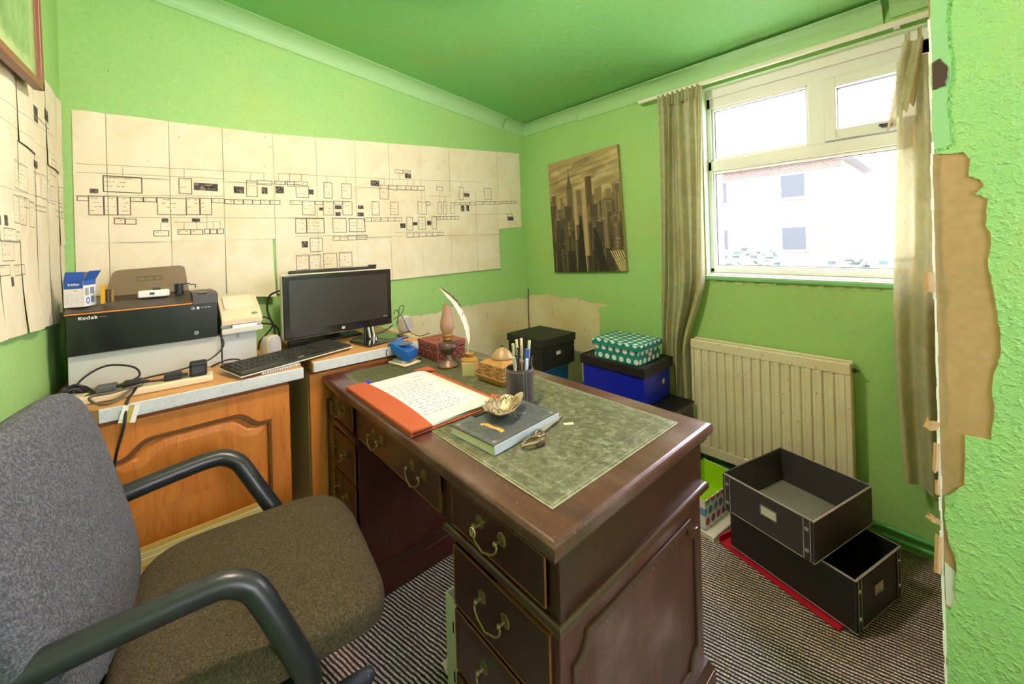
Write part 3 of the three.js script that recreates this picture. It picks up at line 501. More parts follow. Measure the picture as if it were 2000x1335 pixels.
// ================= radiator =================
{
  const xf = 2.165, z0 = -0.985, z1 = -0.312, y0 = 0.14, y1 = 0.75;
  const g = thing('radiator', 'cream double panel radiator with vertical flutes under the window', 'radiator', [2.19, 0, -0.65]);
  const radMap = tex(512, 512, (u, v) => { let c = mix([222, 214, 186], [230, 224, 200], fbm(u * 8, v * 8, 8, 3, 1)); if (fbm(u * 60, v * 60, 60, 2, 7) > 0.87) c = mix(c, [120, 84, 50], 0.5); return mix(c, [214, 190, 150], Math.max(0, fbm(u * 3, v * 5, 3, 3, 33) - 0.52)); });
  const cream = M(0xffffff, 0.38, { map: radMap }), n = 16, prof = [], zz0 = z0 + 0.012, zz1 = z1 - 0.02, pitch = (zz1 - zz0) / n;
  prof.push([zz0, 0]);
  for (let i = 0; i < n; i++) { const a = zz0 + i * pitch; prof.push([a + 0.002, 0.002], [a + 0.0045, -0.005], [a + 0.007, 0.0], [a + pitch * 0.42, 0.001], [a + pitch * 0.5, 0.006], [a + pitch * 0.97, 0.006]); }
  prof.push([zz1, 0], [zz1, -0.016], [zz0, -0.016]);
  // drawn (z, -x) then stood up: a = z, b = outwards
  const f = extr(prof, y1 - y0 - 0.1); f.applyMatrix4(new THREE.Matrix4().makeBasis(V(0, 0, 1), V(-1, 0, 0), V(0, -1, 0)).setPosition(xf, y1 - 0.05, 0));
  W(g, 'fluted_panel', uvm(f, 0.6), cream);
  W(g, 'panel_border', uvm(mg([B(xf - 0.008, xf + 0.016, y1 - 0.052, y1 - 0.002, z0, z1, 0.006), B(xf - 0.006, xf + 0.016, y0, y0 + 0.052, z0, z1, 0.006), B(xf - 0.004, xf + 0.016, y0, y1 - 0.002, z0, z0 + 0.014, 0.005), B(xf - 0.004, xf + 0.016, y0, y1 - 0.002, z1 - 0.022, z1, 0.005)]), 0.6), cream);
  W(g, 'rear_panel', uvm(B(xf + 0.045, xf + 0.06, y0, y1, z0, z1, 0.005), 0.6), cream);
  const gr = [B(xf + 0.014, xf + 0.048, y1 - 0.012, y1 - 0.006, z0 + 0.002, z0 + 0.01), B(xf + 0.014, xf + 0.048, y1 - 0.012, y1 - 0.006, z1 - 0.01, z1 - 0.002)]; for (let i = 0; i < 44; i++) { const z = z0 + 0.014 + i * 0.0149; gr.push(B(xf + 0.014, xf + 0.048, y1 - 0.014, y1 - 0.008, z, z + 0.006)); }
  W(g, 'top_grille', gr, M('#d8d0b2', 0.45));
  W(g, 'side_cover', B(xf + 0.01, xf + 0.05, y0 + 0.01, y1 - 0.004, z1 - 0.003, z1 + 0.001), cream);
  W(g, 'bleed_valve', [rod([xf + 0.03, y1 - 0.035, z1], [xf + 0.03, y1 - 0.035, z1 + 0.014], 0.009), rod([xf + 0.03, y1 - 0.035, z1 + 0.012], [xf + 0.03, y1 - 0.035, z1 + 0.022], 0.005)], M('#4a4a44', 0.4, { metalness: 0.6 }));
  W(g, 'pipe_tail', [rod([xf + 0.03, 0.05, z0 + 0.05], [xf + 0.03, y0 + 0.02, z0 + 0.05], 0.008), rod([xf + 0.03, 0.06, z1 - 0.05], [xf + 0.03, y0 + 0.02, z1 - 0.05], 0.008)], M('#5cb56c', 0.4));
}
// ================= curtains and rail =================
const curtMap = tex(512, 1024, (u, v) => {
  let c = mix([168, 172, 138], [192, 194, 162], fbm(u * 10, v * 20, 10, 3, 3)); const m = Math.sin(u * 25 + 3 * fbm(u * 4, v * 6, 4, 3, 9) * 6) * Math.sin(v * 31 + 4 * fbm(u * 5, v * 5, 5, 3, 19) * 5);
  if (m > 0.35) c = mix(c, [206, 192, 132], 0.5); c = mix(c, [150, 130, 88], Math.max(0, fbm(u * 3, v * 2, 3, 3, 51) - 0.52) * 1.2); const t = ((u * 256) | 0) % 2 ? 4 : -4; return c.map((q) => q + t);
});
const curtain = MP(0xffffff, 0.9, { map: curtMap, side: THREE.DoubleSide, transmission: 0.22, thickness: 0, sheen: 0.3, sheenRoughness: 0.5 });
function drape(fn, nu, nv) {   // sheet of cloth from a surface function (u, v) -> [x, y, z, s]
  const pos = [], uv = [], idx = [];
  for (let j = 0; j <= nv; j++) for (let i = 0; i <= nu; i++) { const [x, y, z] = fn(i / nu, j / nv); pos.push(x, y, z); uv.push(i / nu * 1.2, j / nv * 3); }
  for (let j = 0; j < nv; j++) for (let i = 0; i < nu; i++) { const a = j * (nu + 1) + i; idx.push(a, a + nu + 1, a + 1, a + 1, a + nu + 1, a + nu + 2); }
  const g = new THREE.BufferGeometry(); g.setAttribute('position', new THREE.Float32BufferAttribute(pos, 3)); g.setAttribute('uv', new THREE.Float32BufferAttribute(uv, 2)); g.setIndex(idx); g.computeVertexNormals(); return g;
}
{
  const g = thing('curtain', 'gathered gold green brocade curtain hanging left of the window', 'curtain', [2.19, 0.33, -1.03]);
  W(g, 'cloth', drape((u, v) => {
    const y = 2.105 - v * (1.77 - 0.06 * u + 0.02 * Math.sin(u * 22)), nw = Math.min(1, Math.max(0, (v - 0.58) / 0.26)), z = -1.148 + u * (0.25 - 0.098 * nw * nw * (3 - 2 * nw)) + 0.012 * Math.sin(v * 4 + u * 9) + (v > 0.55 ? -0.02 * (v - 0.55) * u : 0);
    const d = 0.026 * Math.sin(u * Math.PI * 2 * 4.5 + 0.7 * Math.sin(v * 2.4)) * (0.55 + 0.45 * v) + 0.008 * Math.sin(u * 71 + v * 3);
    return [2.188 - d - 0.012 * v, y, z];
  }, 120, 60), curtain);
  W(g, 'heading_tape', drape((u, v) => [2.187 - 0.03 * Math.sin(u * Math.PI * 2 * 9) * 0.5, 2.118 - v * 0.07, -1.148 + u * 0.25], 90, 3), curtain);
  const r = thing('curtain', 'ragged brocade curtain with torn top beside the near right wall', 'curtain', [2.17, 0.3, -0.11]);
  W(r, 'cloth', drape((u, v) => {
    const y = 1.96 - v * (1.63 + 0.04 * u), z = -0.152 - 0.02 * Math.sin(v * 2.6) * (1 - u) + u * 0.1 + 0.006 * Math.sin(v * 7);
    return [2.185 - 0.02 * Math.sin(u * Math.PI * 2 * 1.6 + v * 0.8) - 0.02 * v, y, z];
  }, 50, 60), curtain);
  W(r, 'torn_flap', drape((u, v) => { const len = 0.33 - 0.1 * u + 0.014 * Math.sin(u * 31); return [2.15 - 0.012 * Math.sin(u * 9 + v * 2) - 0.02 * v, 2.02 - v * len, -0.128 - 0.05 * v * (1 - u) + u * 0.055 * (1 - v * 0.35)]; }, 24, 26), curtain);
  W(r, 'hanging_tape', [drape((u, v) => [2.175 + 0.006 * Math.sin(u * 6), 2.06 - v * 0.09, -0.125 + u * 0.016], 4, 4), drape((u, v) => [2.175 + 0.006 * Math.sin(u * 5), 2.07 - v * 0.1, -0.09 + u * 0.012], 4, 4)], curtain);
  const rail = thing('curtain_rail', 'white plastic curtain rail fixed above the window', 'curtain rail', [2.2, 2.11, -0.65]);
  W(rail, 'rail', B(2.185, 2.207, 2.108, 2.128, -1.272, -0.05, 0.003), M('#dfe3d2', 0.4));
  W(rail, 'bracket', [B(2.2, XW - 0.002, 2.11, 2.126, -1.1, -1.08, 0.002)], M('#e8e8e0', 0.4)); W(rail, 'bracket', [B(2.2, XW - 0.002, 2.11, 2.126, -0.16, -0.14, 0.002)], M('#e8e8e0', 0.4));
}
const CHART=[[-0.154,1.619,-0.038,1.554,2],[-0.193,1.563,-0.169,1.545,1],[-0.228,1.53,-0.197,1.513],[-0.197,1.532,-0.155,1.457],[-0.153,1.534,-0.115,1.458],[-0.113,1.534,-0.075,1.459],[-0.074,1.535,-0.035,1.517],[-0.033,1.537,0.007,1.518],[0.01,1.538,0.108,1.464],[0.109,1.542,0.156,1.466],[0.159,1.543,0.2,1.467],[0.202,1.545,0.25,1.525],[0.252,1.542,0.288,1.522],[0.289,1.543,0.325,1.522],[0.328,1.545,0.364,1.524],[0.365,1.545,0.398,1.525],[0.399,1.547,0.439,1.527],[0.441,1.548,0.484,1.527],[0.085,1.629,0.129,1.56],[0.137,1.613,0.226,1.579,1],[0.289,1.608,0.331,1.575,1],[0.341,1.639,0.386,1.562],[0.386,1.645,0.451,1.625],[0.405,1.612,0.431,1.579,1],[0.466,1.621,0.503,1.585,1],[0.464,1.648,0.509,1.631],[0.511,1.65,0.552,1.634],[-0.125,1.443,-0.093,1.421],[-0.092,1.442,-0.059,1.42],[0.023,1.447,0.045,1.429,1],[-0.004,1.393,0.045,1.369],[0.127,1.449,0.156,1.434,1],[0.077,1.397,0.121,1.376],[0.122,1.397,0.165,1.375],[0.172,1.401,0.19,1.378],[0.193,1.4,0.217,1.378],[0.22,1.401,0.243,1.379],[0.52,1.649,0.552,1.625],[0.553,1.652,0.618,1.635],[0.559,1.629,0.621,1.569],[0.623,1.615,0.647,1.588,1],[0.701,1.659,0.743,1.573],[0.796,1.662,0.85,1.576],[0.963,1.693,1.016,1.659,1],[1.022,1.669,1.075,1.585],[1.078,1.673,1.133,1.645],[1.134,1.675,1.189,1.649],[1.19,1.677,1.228,1.652],[1.229,1.679,1.272,1.653],[1.273,1.682,1.326,1.656],[1.123,1.773,1.176,1.752],[1.177,1.775,1.229,1.763],[1.188,1.756,1.23,1.726,1],[1.417,1.688,1.464,1.663],[1.599,1.697,1.637,1.61],[1.641,1.659,1.688,1.633,1],[1.822,1.707,1.885,1.625],[0.531,1.55,0.588,1.531],[0.589,1.551,0.652,1.477],[0.654,1.553,0.694,1.536],[0.696,1.555,0.75,1.479],[0.674,1.52,0.695,1.504,1],[0.752,1.558,0.798,1.542],[0.757,1.535,0.794,1.514,1],[0.759,1.497,0.787,1.476,1],[0.8,1.559,0.853,1.482],[0.886,1.54,0.919,1.52,1],[0.883,1.499,0.919,1.476,1],[0.97,1.566,1.014,1.486],[1.087,1.57,1.138,1.491],[1.275,1.58,1.335,1.5],[1.337,1.583,1.363,1.561],[1.424,1.586,1.451,1.504],[1.468,1.588,1.492,1.505],[1.527,1.588,1.558,1.51],[1.557,1.589,1.603,1.573],[1.603,1.59,1.65,1.575],[1.651,1.591,1.684,1.575],[1.685,1.597,1.742,1.578],[1.743,1.603,1.805,1.583],[1.808,1.606,1.87,1.588],[1.871,1.609,1.917,1.59],[1.92,1.611,1.972,1.594],[1.972,1.616,2.025,1.598],[2.026,1.618,2.082,1.601],[2.083,1.622,2.137,1.605],[1.612,1.57,1.64,1.529,1],[1.658,1.572,1.682,1.532,1],[2.041,1.499,2.102,1.47,1],[2.036,1.52,2.089,1.5],[0.554,1.457,0.606,1.379],[0.608,1.459,0.697,1.38,2],[0.743,1.462,0.817,1.383],[0.833,1.462,0.923,1.386,2],[0.92,1.468,0.964,1.447],[0.965,1.469,1.02,1.45],[1.021,1.47,1.068,1.451],[1.069,1.473,1.114,1.452],[1.114,1.475,1.16,1.453],[1.148,1.438,1.184,1.409,1],[1.192,1.478,1.234,1.396],[1.236,1.447,1.267,1.427,1],[1.274,1.481,1.326,1.401],[1.339,1.458,1.37,1.428,1],[1.375,1.487,1.41,1.404],[1.413,1.488,1.44,1.466],[1.441,1.489,1.466,1.468],[1.467,1.49,1.492,1.468],[1.493,1.49,1.525,1.469],[1.528,1.491,1.559,1.47],[1.56,1.493,1.59,1.471],[0.742,1.36,0.779,1.337],[0.78,1.359,0.824,1.338],[0.824,1.362,0.873,1.339],[0.874,1.364,0.934,1.341],[1.191,1.378,1.235,1.35],[1.236,1.378,1.277,1.351],[1.278,1.378,1.329,1.353],[1.33,1.379,1.375,1.355],[1.375,1.38,1.417,1.356],[1.418,1.381,1.46,1.359],[0.581,1.336,0.612,1.303,1],[0.623,1.353,0.686,1.28],[0.553,1.262,0.613,1.184],[0.618,1.262,0.674,1.181],[0.689,1.266,0.76,1.182],[0.773,1.269,0.843,1.185]];
const LINES=[[-0.229,1.66,0.42,1.683],[-0.23,1.626,0.254,1.64],[-0.095,1.658,-0.096,1.624],[0.104,1.67,0.103,1.632],[0.25,1.672,0.249,1.639],[0.359,1.678,0.358,1.642],[0.416,1.683,0.415,1.647],[0.482,1.686,0.481,1.649],[0.532,1.691,0.531,1.654],[0.586,1.693,0.585,1.656],[0.482,1.686,0.62,1.696],[-0.232,1.533,-0.044,1.544],[-0.044,1.544,0.246,1.557],[-0.13,1.448,0.614,1.459],[0.02,1.427,0.019,1.393],[0.062,1.431,0.179,1.431],[0.099,1.43,0.098,1.397],[0.144,1.431,0.143,1.397],[0.182,1.466,0.18,1.401],[0.205,1.434,0.204,1.401],[0.231,1.436,0.231,1.401],[0.181,1.435,0.231,1.436],[-0.11,1.448,-0.11,1.442],[0.521,1.688,1.049,1.709],[1.049,1.709,1.817,1.749],[0.531,1.689,0.53,1.65],[0.587,1.691,0.586,1.655],[0.719,1.697,0.718,1.66],[0.821,1.701,0.82,1.664],[1.049,1.709,1.048,1.671],[1.105,1.712,1.104,1.675],[1.152,1.75,1.151,1.715],[1.204,1.72,1.203,1.678],[1.246,1.722,1.245,1.68],[1.3,1.726,1.299,1.684],[1.618,1.738,1.616,1.698],[1.35,1.62,1.524,1.628],[1.441,1.661,1.438,1.586],[1.478,1.626,1.476,1.588],[1.322,1.646,1.33,1.583],[0.552,1.363,0.872,1.366],[0.872,1.366,0.934,1.369],[1.111,1.381,1.456,1.392],[0.583,1.269,0.677,1.278],[2.042,1.601,2.144,1.418],[1.696,1.507,2.053,1.523],[0.839,1.465,0.515,1.459]];
const CHART2=[[-1.834,1.752,-1.89,1.704,1],[-1.996,1.785,-2.056,1.748,1],[-1.893,1.725,-2.059,1.726],[-1.587,1.543,-1.721,1.472],[-1.82,1.583,-1.863,1.561,1],[-1.81,1.547,-1.879,1.477],[-1.889,1.55,-2.043,1.475],[-2.059,1.536,-2.11,1.475],[-2.066,1.629,-2.155,1.576],[-2.219,1.552,-2.318,1.478],[-1.567,1.452,-1.622,1.382],[-1.63,1.456,-1.703,1.381],[-1.685,1.455,-1.732,1.43],[-1.739,1.452,-1.807,1.38],[-1.821,1.449,-1.932,1.434],[-2.118,1.457,-2.254,1.437],[-2.258,1.463,-2.376,1.437],[-1.413,1.391,-1.453,1.37,1],[-1.478,1.395,-1.505,1.37,1],[-1.41,1.359,-1.439,1.291],[-1.468,1.364,-1.564,1.287],[-1.576,1.359,-1.617,1.338],[-1.402,1.277,-1.514,1.253],[-1.552,1.275,-1.665,1.249],[-1.513,1.248,-1.534,1.225,1]];
const LINES2=[[-1.439,1.664,-2.159,1.721],[-1.435,1.62,-2.111,1.65],[-1.419,1.458,-2.33,1.495],[-1.567,1.452,-1.808,1.448]];
// ================= paper charts taped to the walls =================
function printChart(x, w, h, P, boxes, lines, scale) {
  x.fillStyle = '#e9e0c6'; x.fillRect(0, 0, w, h);
  for (let i = 0; i < 500; i++) { x.fillStyle = rnd() < 0.5 ? 'rgba(214,196,156,0.10)' : 'rgba(240,238,228,0.12)'; x.beginPath(); x.ellipse(rnd() * w, rnd() * h, rr(10, 90), rr(10, 60), rnd() * 3, 0, 7); x.fill(); }
  x.strokeStyle = 'rgba(80,74,62,0.75)'; x.lineWidth = 1.2;
  for (const [a, b, c, d] of lines) { const p = P(a, b), q = P(c, d); x.beginPath(); x.moveTo(...p); x.lineTo(...q); x.stroke(); }
  for (const [a, b, c, d, k] of boxes) {
    const p = P(a, b), q = P(c, d), X = p[0], Y = p[1], BW = q[0] - p[0], BH = q[1] - p[1];
    if (k === 1) { x.fillStyle = '#4b4643'; x.fillRect(X, Y, BW, BH); for (let i = 0; i < 14; i++) { x.fillStyle = rnd() < 0.5 ? 'rgba(150,144,134,0.6)' : 'rgba(20,18,18,0.6)'; x.fillRect(X + rnd() * BW * 0.8, Y + rnd() * BH * 0.8, BW * rr(0.08, 0.25), BH * rr(0.1, 0.4)); } continue; }
    x.strokeStyle = '#3f3a33'; x.lineWidth = k === 2 ? 2.6 : 1.9; x.strokeRect(X, Y, BW, BH);
    x.fillStyle = 'rgba(60,54,48,0.8)';
    const n = Math.max(1, Math.floor(Math.abs(BH) / 15)); for (let i = 0; i < n; i++) { let px = X + 4; while (px < X + BW * rr(0.5, 0.85)) { const l = rr(3, 9); if (rnd() < (k === 2 ? 0.8 : 0.5)) x.fillRect(px, Y + 5 + i * 14, l, 1.6); px += l + 3; } }
  }
  for (let i = 0; i < 46; i++) { x.strokeStyle = 'rgba(110,88,50,0.6)'; x.lineWidth = 1.6; const a = rnd() * w, b = rnd() * h * 0.45; x.beginPath(); x.moveTo(a, b); x.quadraticCurveTo(a + rr(-8, 8), b + rr(-6, 6), a + rr(-12, 12), b + rr(-8, 10)); x.stroke(); }
}
function sheetGeo(corners, toWorld, toUV, bulge, n = 8) {   // corners: bl, br, tr, tl in wall coordinates
  const pos = [], uv = [], idx = [];
  for (let j = 0; j <= n; j++) for (let i = 0; i <= n; i++) {
    const u = i / n, v = j / n, l = [0, 1].map((k) => corners[0][k] * (1 - u) * (1 - v) + corners[1][k] * u * (1 - v) + corners[2][k] * u * v + corners[3][k] * (1 - u) * v);
    pos.push(...toWorld(l[0], l[1], bulge(u, v))); uv.push(...toUV(l[0], l[1]));
  }
  for (let j = 0; j < n; j++) for (let i = 0; i < n; i++) { const a = j * (n + 1) + i; idx.push(a, a + 1, a + n + 1, a + 1, a + n + 2, a + n + 1); }
  const g = new THREE.BufferGeometry(); g.setAttribute('position', new THREE.Float32BufferAttribute(pos, 3)); g.setAttribute('uv', new THREE.Float32BufferAttribute(uv, 2)); g.setIndex(idx); g.computeVertexNormals(); return g;
}
{
  const X0 = -0.26, X1 = 2.24, Y0 = 1.02, Y1 = 2.04, w = 2048, h = Math.round(2048 * (Y1 - Y0) / (X1 - X0));
  const map = canvas(w, h, (x) => printChart(x, w, h, (a, b) => [(a - X0) / (X1 - X0) * w, (Y1 - b) / (Y1 - Y0) * h], CHART, LINES));
  const paper = M(0xffffff, 0.85, { map, side: THREE.DoubleSide });
  const g = thing('family_tree_chart', 'wide chart of taped paper sheets with printed boxes on the back wall', 'wall chart', [1, 1.5, ZB]);
  const xs = [-0.238, -0.142, 0.054, 0.249, 0.46, 0.666, 0.878, 1.085, 1.304, 1.525, 1.745, 1.955, 2.19];
  const top = (x) => 1.874 + (x + 0.23) * 0.02 + Math.max(0, x - 0.45) * 0.05, r1 = (x) => 1.62 + x * 0.03, r2 = (x) => 1.345 + x * 0.01;
  const bot = (x) => x < 0.46 ? 1.135 - (x + 0.24) * 0.11 : x < 1.1 ? 1.07 + (x - 0.46) * 0.03 : 1.089 + (x - 1.1) * 0.02;
  for (let i = 0; i < xs.length - 1; i++) for (let j = 0; j < 3; j++) {
    let a = xs[i] + 0.0009, b = xs[i + 1] - 0.0009; if (j === 2 && i === 3) b -= 0.012;
    if (i === 11 && j === 2) continue;
    const f = [top, r1, r2, bot], ft = f[j], fb = f[j + 1]; let yb0 = fb(a), yb1 = fb(b); if (j === 1 && i === 11) { yb0 = 1.404; yb1 = 1.421; }
    if (j === 2 && i === 11) continue;
    const c = 0.003 + rr(0, 0.009), curl = j === 2 ? (i === 3 ? 0.05 : rr(0.004, 0.014)) : rr(0, 0.004), ph = rnd() * 6;
    const yt0 = ft(a) - (j ? 0.0006 : 0), yt1 = ft(b) - (j ? 0.0006 : 0);
    W(g, 'paper_sheet', sheetGeo([[a, yb0], [b, yb1], [b, yt1], [a, yt0]], (p, q, z) => [p, q, ZB + 0.0045 + ((i + j) % 2) * 0.0015 + z], (p, q) => [(p - X0) / (X1 - X0), (q - Y0) / (Y1 - Y0)], (u, v) => c * Math.sin(u * Math.PI) * (0.5 + 0.5 * Math.sin(v * 3 + ph)) + curl * (1 - v) ** 2 * (i === 3 && j === 2 ? 0.35 + 0.65 * u : 1)), paper);
  }
}
{
  const Z0 = -2.34, Z1 = -1.2, Y0 = 1.02, Y1 = 1.92, w = 1400, h = Math.round(1400 * (Y1 - Y0) / (Z1 - Z0));
  // drawn from the corner (far, right) to the near end (left) as one sees it in the room
  const map = canvas(w, h, (x) => printChart(x, w, h, (z, y) => [(Z1 - z) / (Z1 - Z0) * w, (Y1 - y) / (Y1 - Y0) * h], CHART2, LINES2));
  const paper = M('#f2f4f4', 0.85, { map, side: THREE.DoubleSide });
  const g = thing('family_tree_chart', 'curling paper chart with gaps between its sheets on the left wall', 'wall chart', [XL, 1.5, -1.8]);
  const zs = [-2.32, -2.22, -2.02, -1.84, -1.64, -1.44, -1.24], top = (z) => 1.885 + (z > -1.9 ? -0.09 * (z + 1.9) / 0.6 : 0), r1 = () => 1.6, r2 = () => 1.335, bot = (z) => 1.06 + (z + 2.1) * 0.075;
  for (let i = 0; i < zs.length - 1; i++) for (let j = 0; j < 3; j++) {
    const a = zs[i + 1] - 0.002, b = zs[i] + 0.002, f = [top, r1, r2, bot], ph = rnd() * 6, gap = rr(0.004, 0.012), c = rr(0.003, 0.008), curl = j === 2 ? rr(0.004, 0.014) : rr(0, 0.004);
    const m = sheetGeo([[a - gap * (j === 2 ? 1 : 0.2), f[j + 1](a)], [b, f[j + 1](b)], [b, f[j](b)], [a - (j ? gap * 0.3 : 0), f[j](a)]], (p, q, z) => [XL + 0.004 + z, q, p], (p, q) => [(Z1 - p) / (Z1 - Z0), (q - Y0) / (Y1 - Y0)], (u, v) => c * Math.sin(u * Math.PI) * (0.6 + 0.4 * Math.sin(v * 4 + ph)) + curl * (1 - v) ** 2);
    W(g, 'paper_sheet', m, paper);
  }
}
// ================= pictures =================
{
  const cw = 0.61, chh = 0.815;
  const map = canvas(900, 1200, (x, w, h) => {
    x.fillStyle = '#a89468'; x.fillRect(0, 0, w, h);
    for (let i = 0; i < 60; i++) { x.fillStyle = rnd() < 0.5 ? 'rgba(206,188,140,0.35)' : 'rgba(112,98,68,0.3)'; x.beginPath(); x.ellipse(rnd() * w, rr(40, 400), rr(60, 240), rr(8, 32), -0.12, 0, 7); x.fill(); }
    const tower = (a, b, ww, col, n) => { x.fillStyle = col; x.fillRect(a, b, ww, h - b); x.fillStyle = 'rgba(30,24,14,0.35)'; for (let k = 0; k < n; k++) x.fillRect(a + ww * (0.12 + 0.8 * k / n), b + 8, ww * 0.28 / n, h); x.fillStyle = 'rgba(220,200,150,0.25)'; x.fillRect(a, b, ww * 0.2, h - b); };
    for (let i = 0; i < 26; i++) tower(rr(-20, w), rr(350, 480), rr(30, 80), ['#7d6d49', '#8a7850', '#6d5e3e'][i % 3], 3);
    // slim pointed tower left of centre, flat topped slab to its right
    tower(232, 330, 96, '#786845', 4); x.fillStyle = '#5f5236'; x.beginPath(); x.moveTo(238, 332); x.lineTo(278, 190); x.lineTo(284, 70); x.lineTo(290, 190); x.lineTo(322, 332); x.fill();
    tower(490, 235, 84, '#5d5034', 4);
    for (let r = 0; r < 5; r++) for (let i = 0; i < 11; i++) { const y = 520 + r * 120 + rr(-60, 40), c = 96 - r * 12 + rr(-16, 22); tower(rr(-40, w), y, rr(50, 130), `rgb(${c},${c * 0.88 | 0},${c * 0.62 | 0})`, 4); x.fillStyle = `rgba(214,196,150,${rr(0.2, 0.6)})`; x.fillRect(rr(0, w), y + rr(0, 60), rr(30, 100), rr(3, 8)); }
    x.fillStyle = '#1f1a10'; x.beginPath(); x.moveTo(330, 1200); x.lineTo(400, 620); x.lineTo(420, 620); x.lineTo(450, 1200); x.fill(); x.beginPath(); x.moveTo(600, 1200); x.lineTo(560, 760); x.lineTo(590, 760); x.lineTo(720, 1200); x.fill();
    x.fillStyle = '#cdbb8a'; for (let i = 0; i < 7; i++) { x.beginPath(); x.moveTo(740 + i * 26, 1000); x.lineTo(752 + i * 26, 1000); x.lineTo(860 + i * 20, 1200); x.lineTo(846 + i * 20, 1200); x.fill(); }
    for (let i = 0; i < 500; i++) { x.fillStyle = rnd() < 0.5 ? 'rgba(240,224,180,0.5)' : 'rgba(20,16,8,0.5)'; x.fillRect(rnd() * w, rr(560, 1200), rr(2, 9), rr(2, 7)); }
  });
  const g = thing('canvas_print', 'sepia city skyline canvas print on the window wall beside the curtain', 'picture', [2.234, 1.08, -1.732]);
  const fr = B(-0.013, 0.013, 0, chh, -cw / 2, cw / 2, 0.003), fm = B(-0.0137, -0.013, 0.002, chh - 0.002, -cw / 2 + 0.002, cw / 2 - 0.002);
  const pl = new THREE.PlaneGeometry(cw - 0.003, chh - 0.003); pl.rotateY(-Math.PI / 2).translate(-0.0145, chh / 2, 0);
  for (const q of [fr, pl]) q.translate(0, -chh / 2, 0).rotateX(-0.05).translate(0, chh / 2, 0);
  L(g, 'stretcher_canvas', fr, M('#9d9068', 0.8)); L(g, 'printed_face', pl, M(0xffffff, 0.6, { map }));
}
{
  const z0 = -1.735, z1 = -1.26, y0 = 1.742, y1 = 2.2, t = 0.022, x0 = XL + 0.02, x1 = XL + 0.042;
  const g = thing('framed_picture', 'framed faded green landscape print high on the left wall', 'picture', [XL + 0.03, y0, -1.5]), fw = M('#7a4a34', 0.4), tilt = (q) => q.translate(0, -y0, 1.5).rotateX(0.1).translate(0, y0, -1.5);
  for (const q of [B(x0, x1, y0, y0 + t, z0, z1, 0.004), B(x0, x1, y1 - t, y1, z0, z1, 0.004), B(x0, x1, y0, y1, z0, z0 + t, 0.004), B(x0, x1, y0, y1, z1 - t, z1, 0.004)]) W(g, 'frame_rail', tilt(q), fw);
  const map = canvas(512, 420, (x, w, h) => { x.fillStyle = '#cfd8a8'; x.fillRect(0, 0, w, h); x.fillStyle = '#8fae78'; x.fillRect(60, 50, w - 120, h - 100); for (let i = 0; i < 120; i++) { x.fillStyle = ['rgba(70,96,58,0.4)', 'rgba(176,200,140,0.4)', 'rgba(112,140,96,0.5)'][i % 3]; x.beginPath(); x.ellipse(rr(70, w - 70), rr(60, h - 60), rr(8, 50), rr(6, 26), rnd() * 3, 0, 7); x.fill(); } });
  const pl = new THREE.PlaneGeometry(z1 - z0 - 0.03, y1 - y0 - 0.03); pl.rotateY(Math.PI / 2).translate(x0 + 0.008, (y0 + y1) / 2, (z0 + z1) / 2); W(g, 'print', tilt(pl), M(0xffffff, 0.7, { map }));
  W(g, 'glass', tilt(B(x0 + 0.014, x0 + 0.016, y0 + 0.012, y1 - 0.012, z0 + 0.012, z1 - 0.012)), MP('#ffffff', 0.03, { transmission: 1, thickness: 0 }));
}
// ================= storage boxes =================
const blackBoard = M('#17181a', 0.55), stitch = M('#d9d6cf', 0.7), chrome = M('#c8c6be', 0.25, { metalness: 0.9 });
const fauxBlack = MP('#17181b', 0.42, { bumpMap: fabBump, bumpScale: 0.0006, clearcoat: 0.15, clearcoatRoughness: 0.4 });
const fauxGrey = MP('#3b363b', 0.42, { bumpMap: fabBump, bumpScale: 0.0006, clearcoat: 0.15, clearcoatRoughness: 0.4 });
const cardW = M('#d6d4c6', 0.8);
function labelHolder(parentAdd, cx, cy, cz, axis, w = 0.045, h = 0.026) {   // metal frame with a card, on a face looking to -x or +z
  const f = (a0, a1, b0, b1, d) => axis === 'z' ? B(cx + a0, cx + a1, cy + b0, cy + b1, cz, cz + d, 0.0008) : B(cx - d, cx, cy + b0, cy + b1, cz + a0, cz + a1, 0.0008);
  const t = 0.0045; parentAdd('label_frame', [f(-w / 2, w / 2, -h / 2, -h / 2 + t, 0.003), f(-w / 2, w / 2, h / 2 - t, h / 2, 0.003), f(-w / 2, -w / 2 + t, -h / 2, h / 2, 0.003), f(w / 2 - t, w / 2, -h / 2, h / 2, 0.003)], chrome);
  parentAdd('label_card', f(-w / 2 + t, w / 2 - t, -h / 2 + t, h / 2 - t, 0.0012), cardW);
}
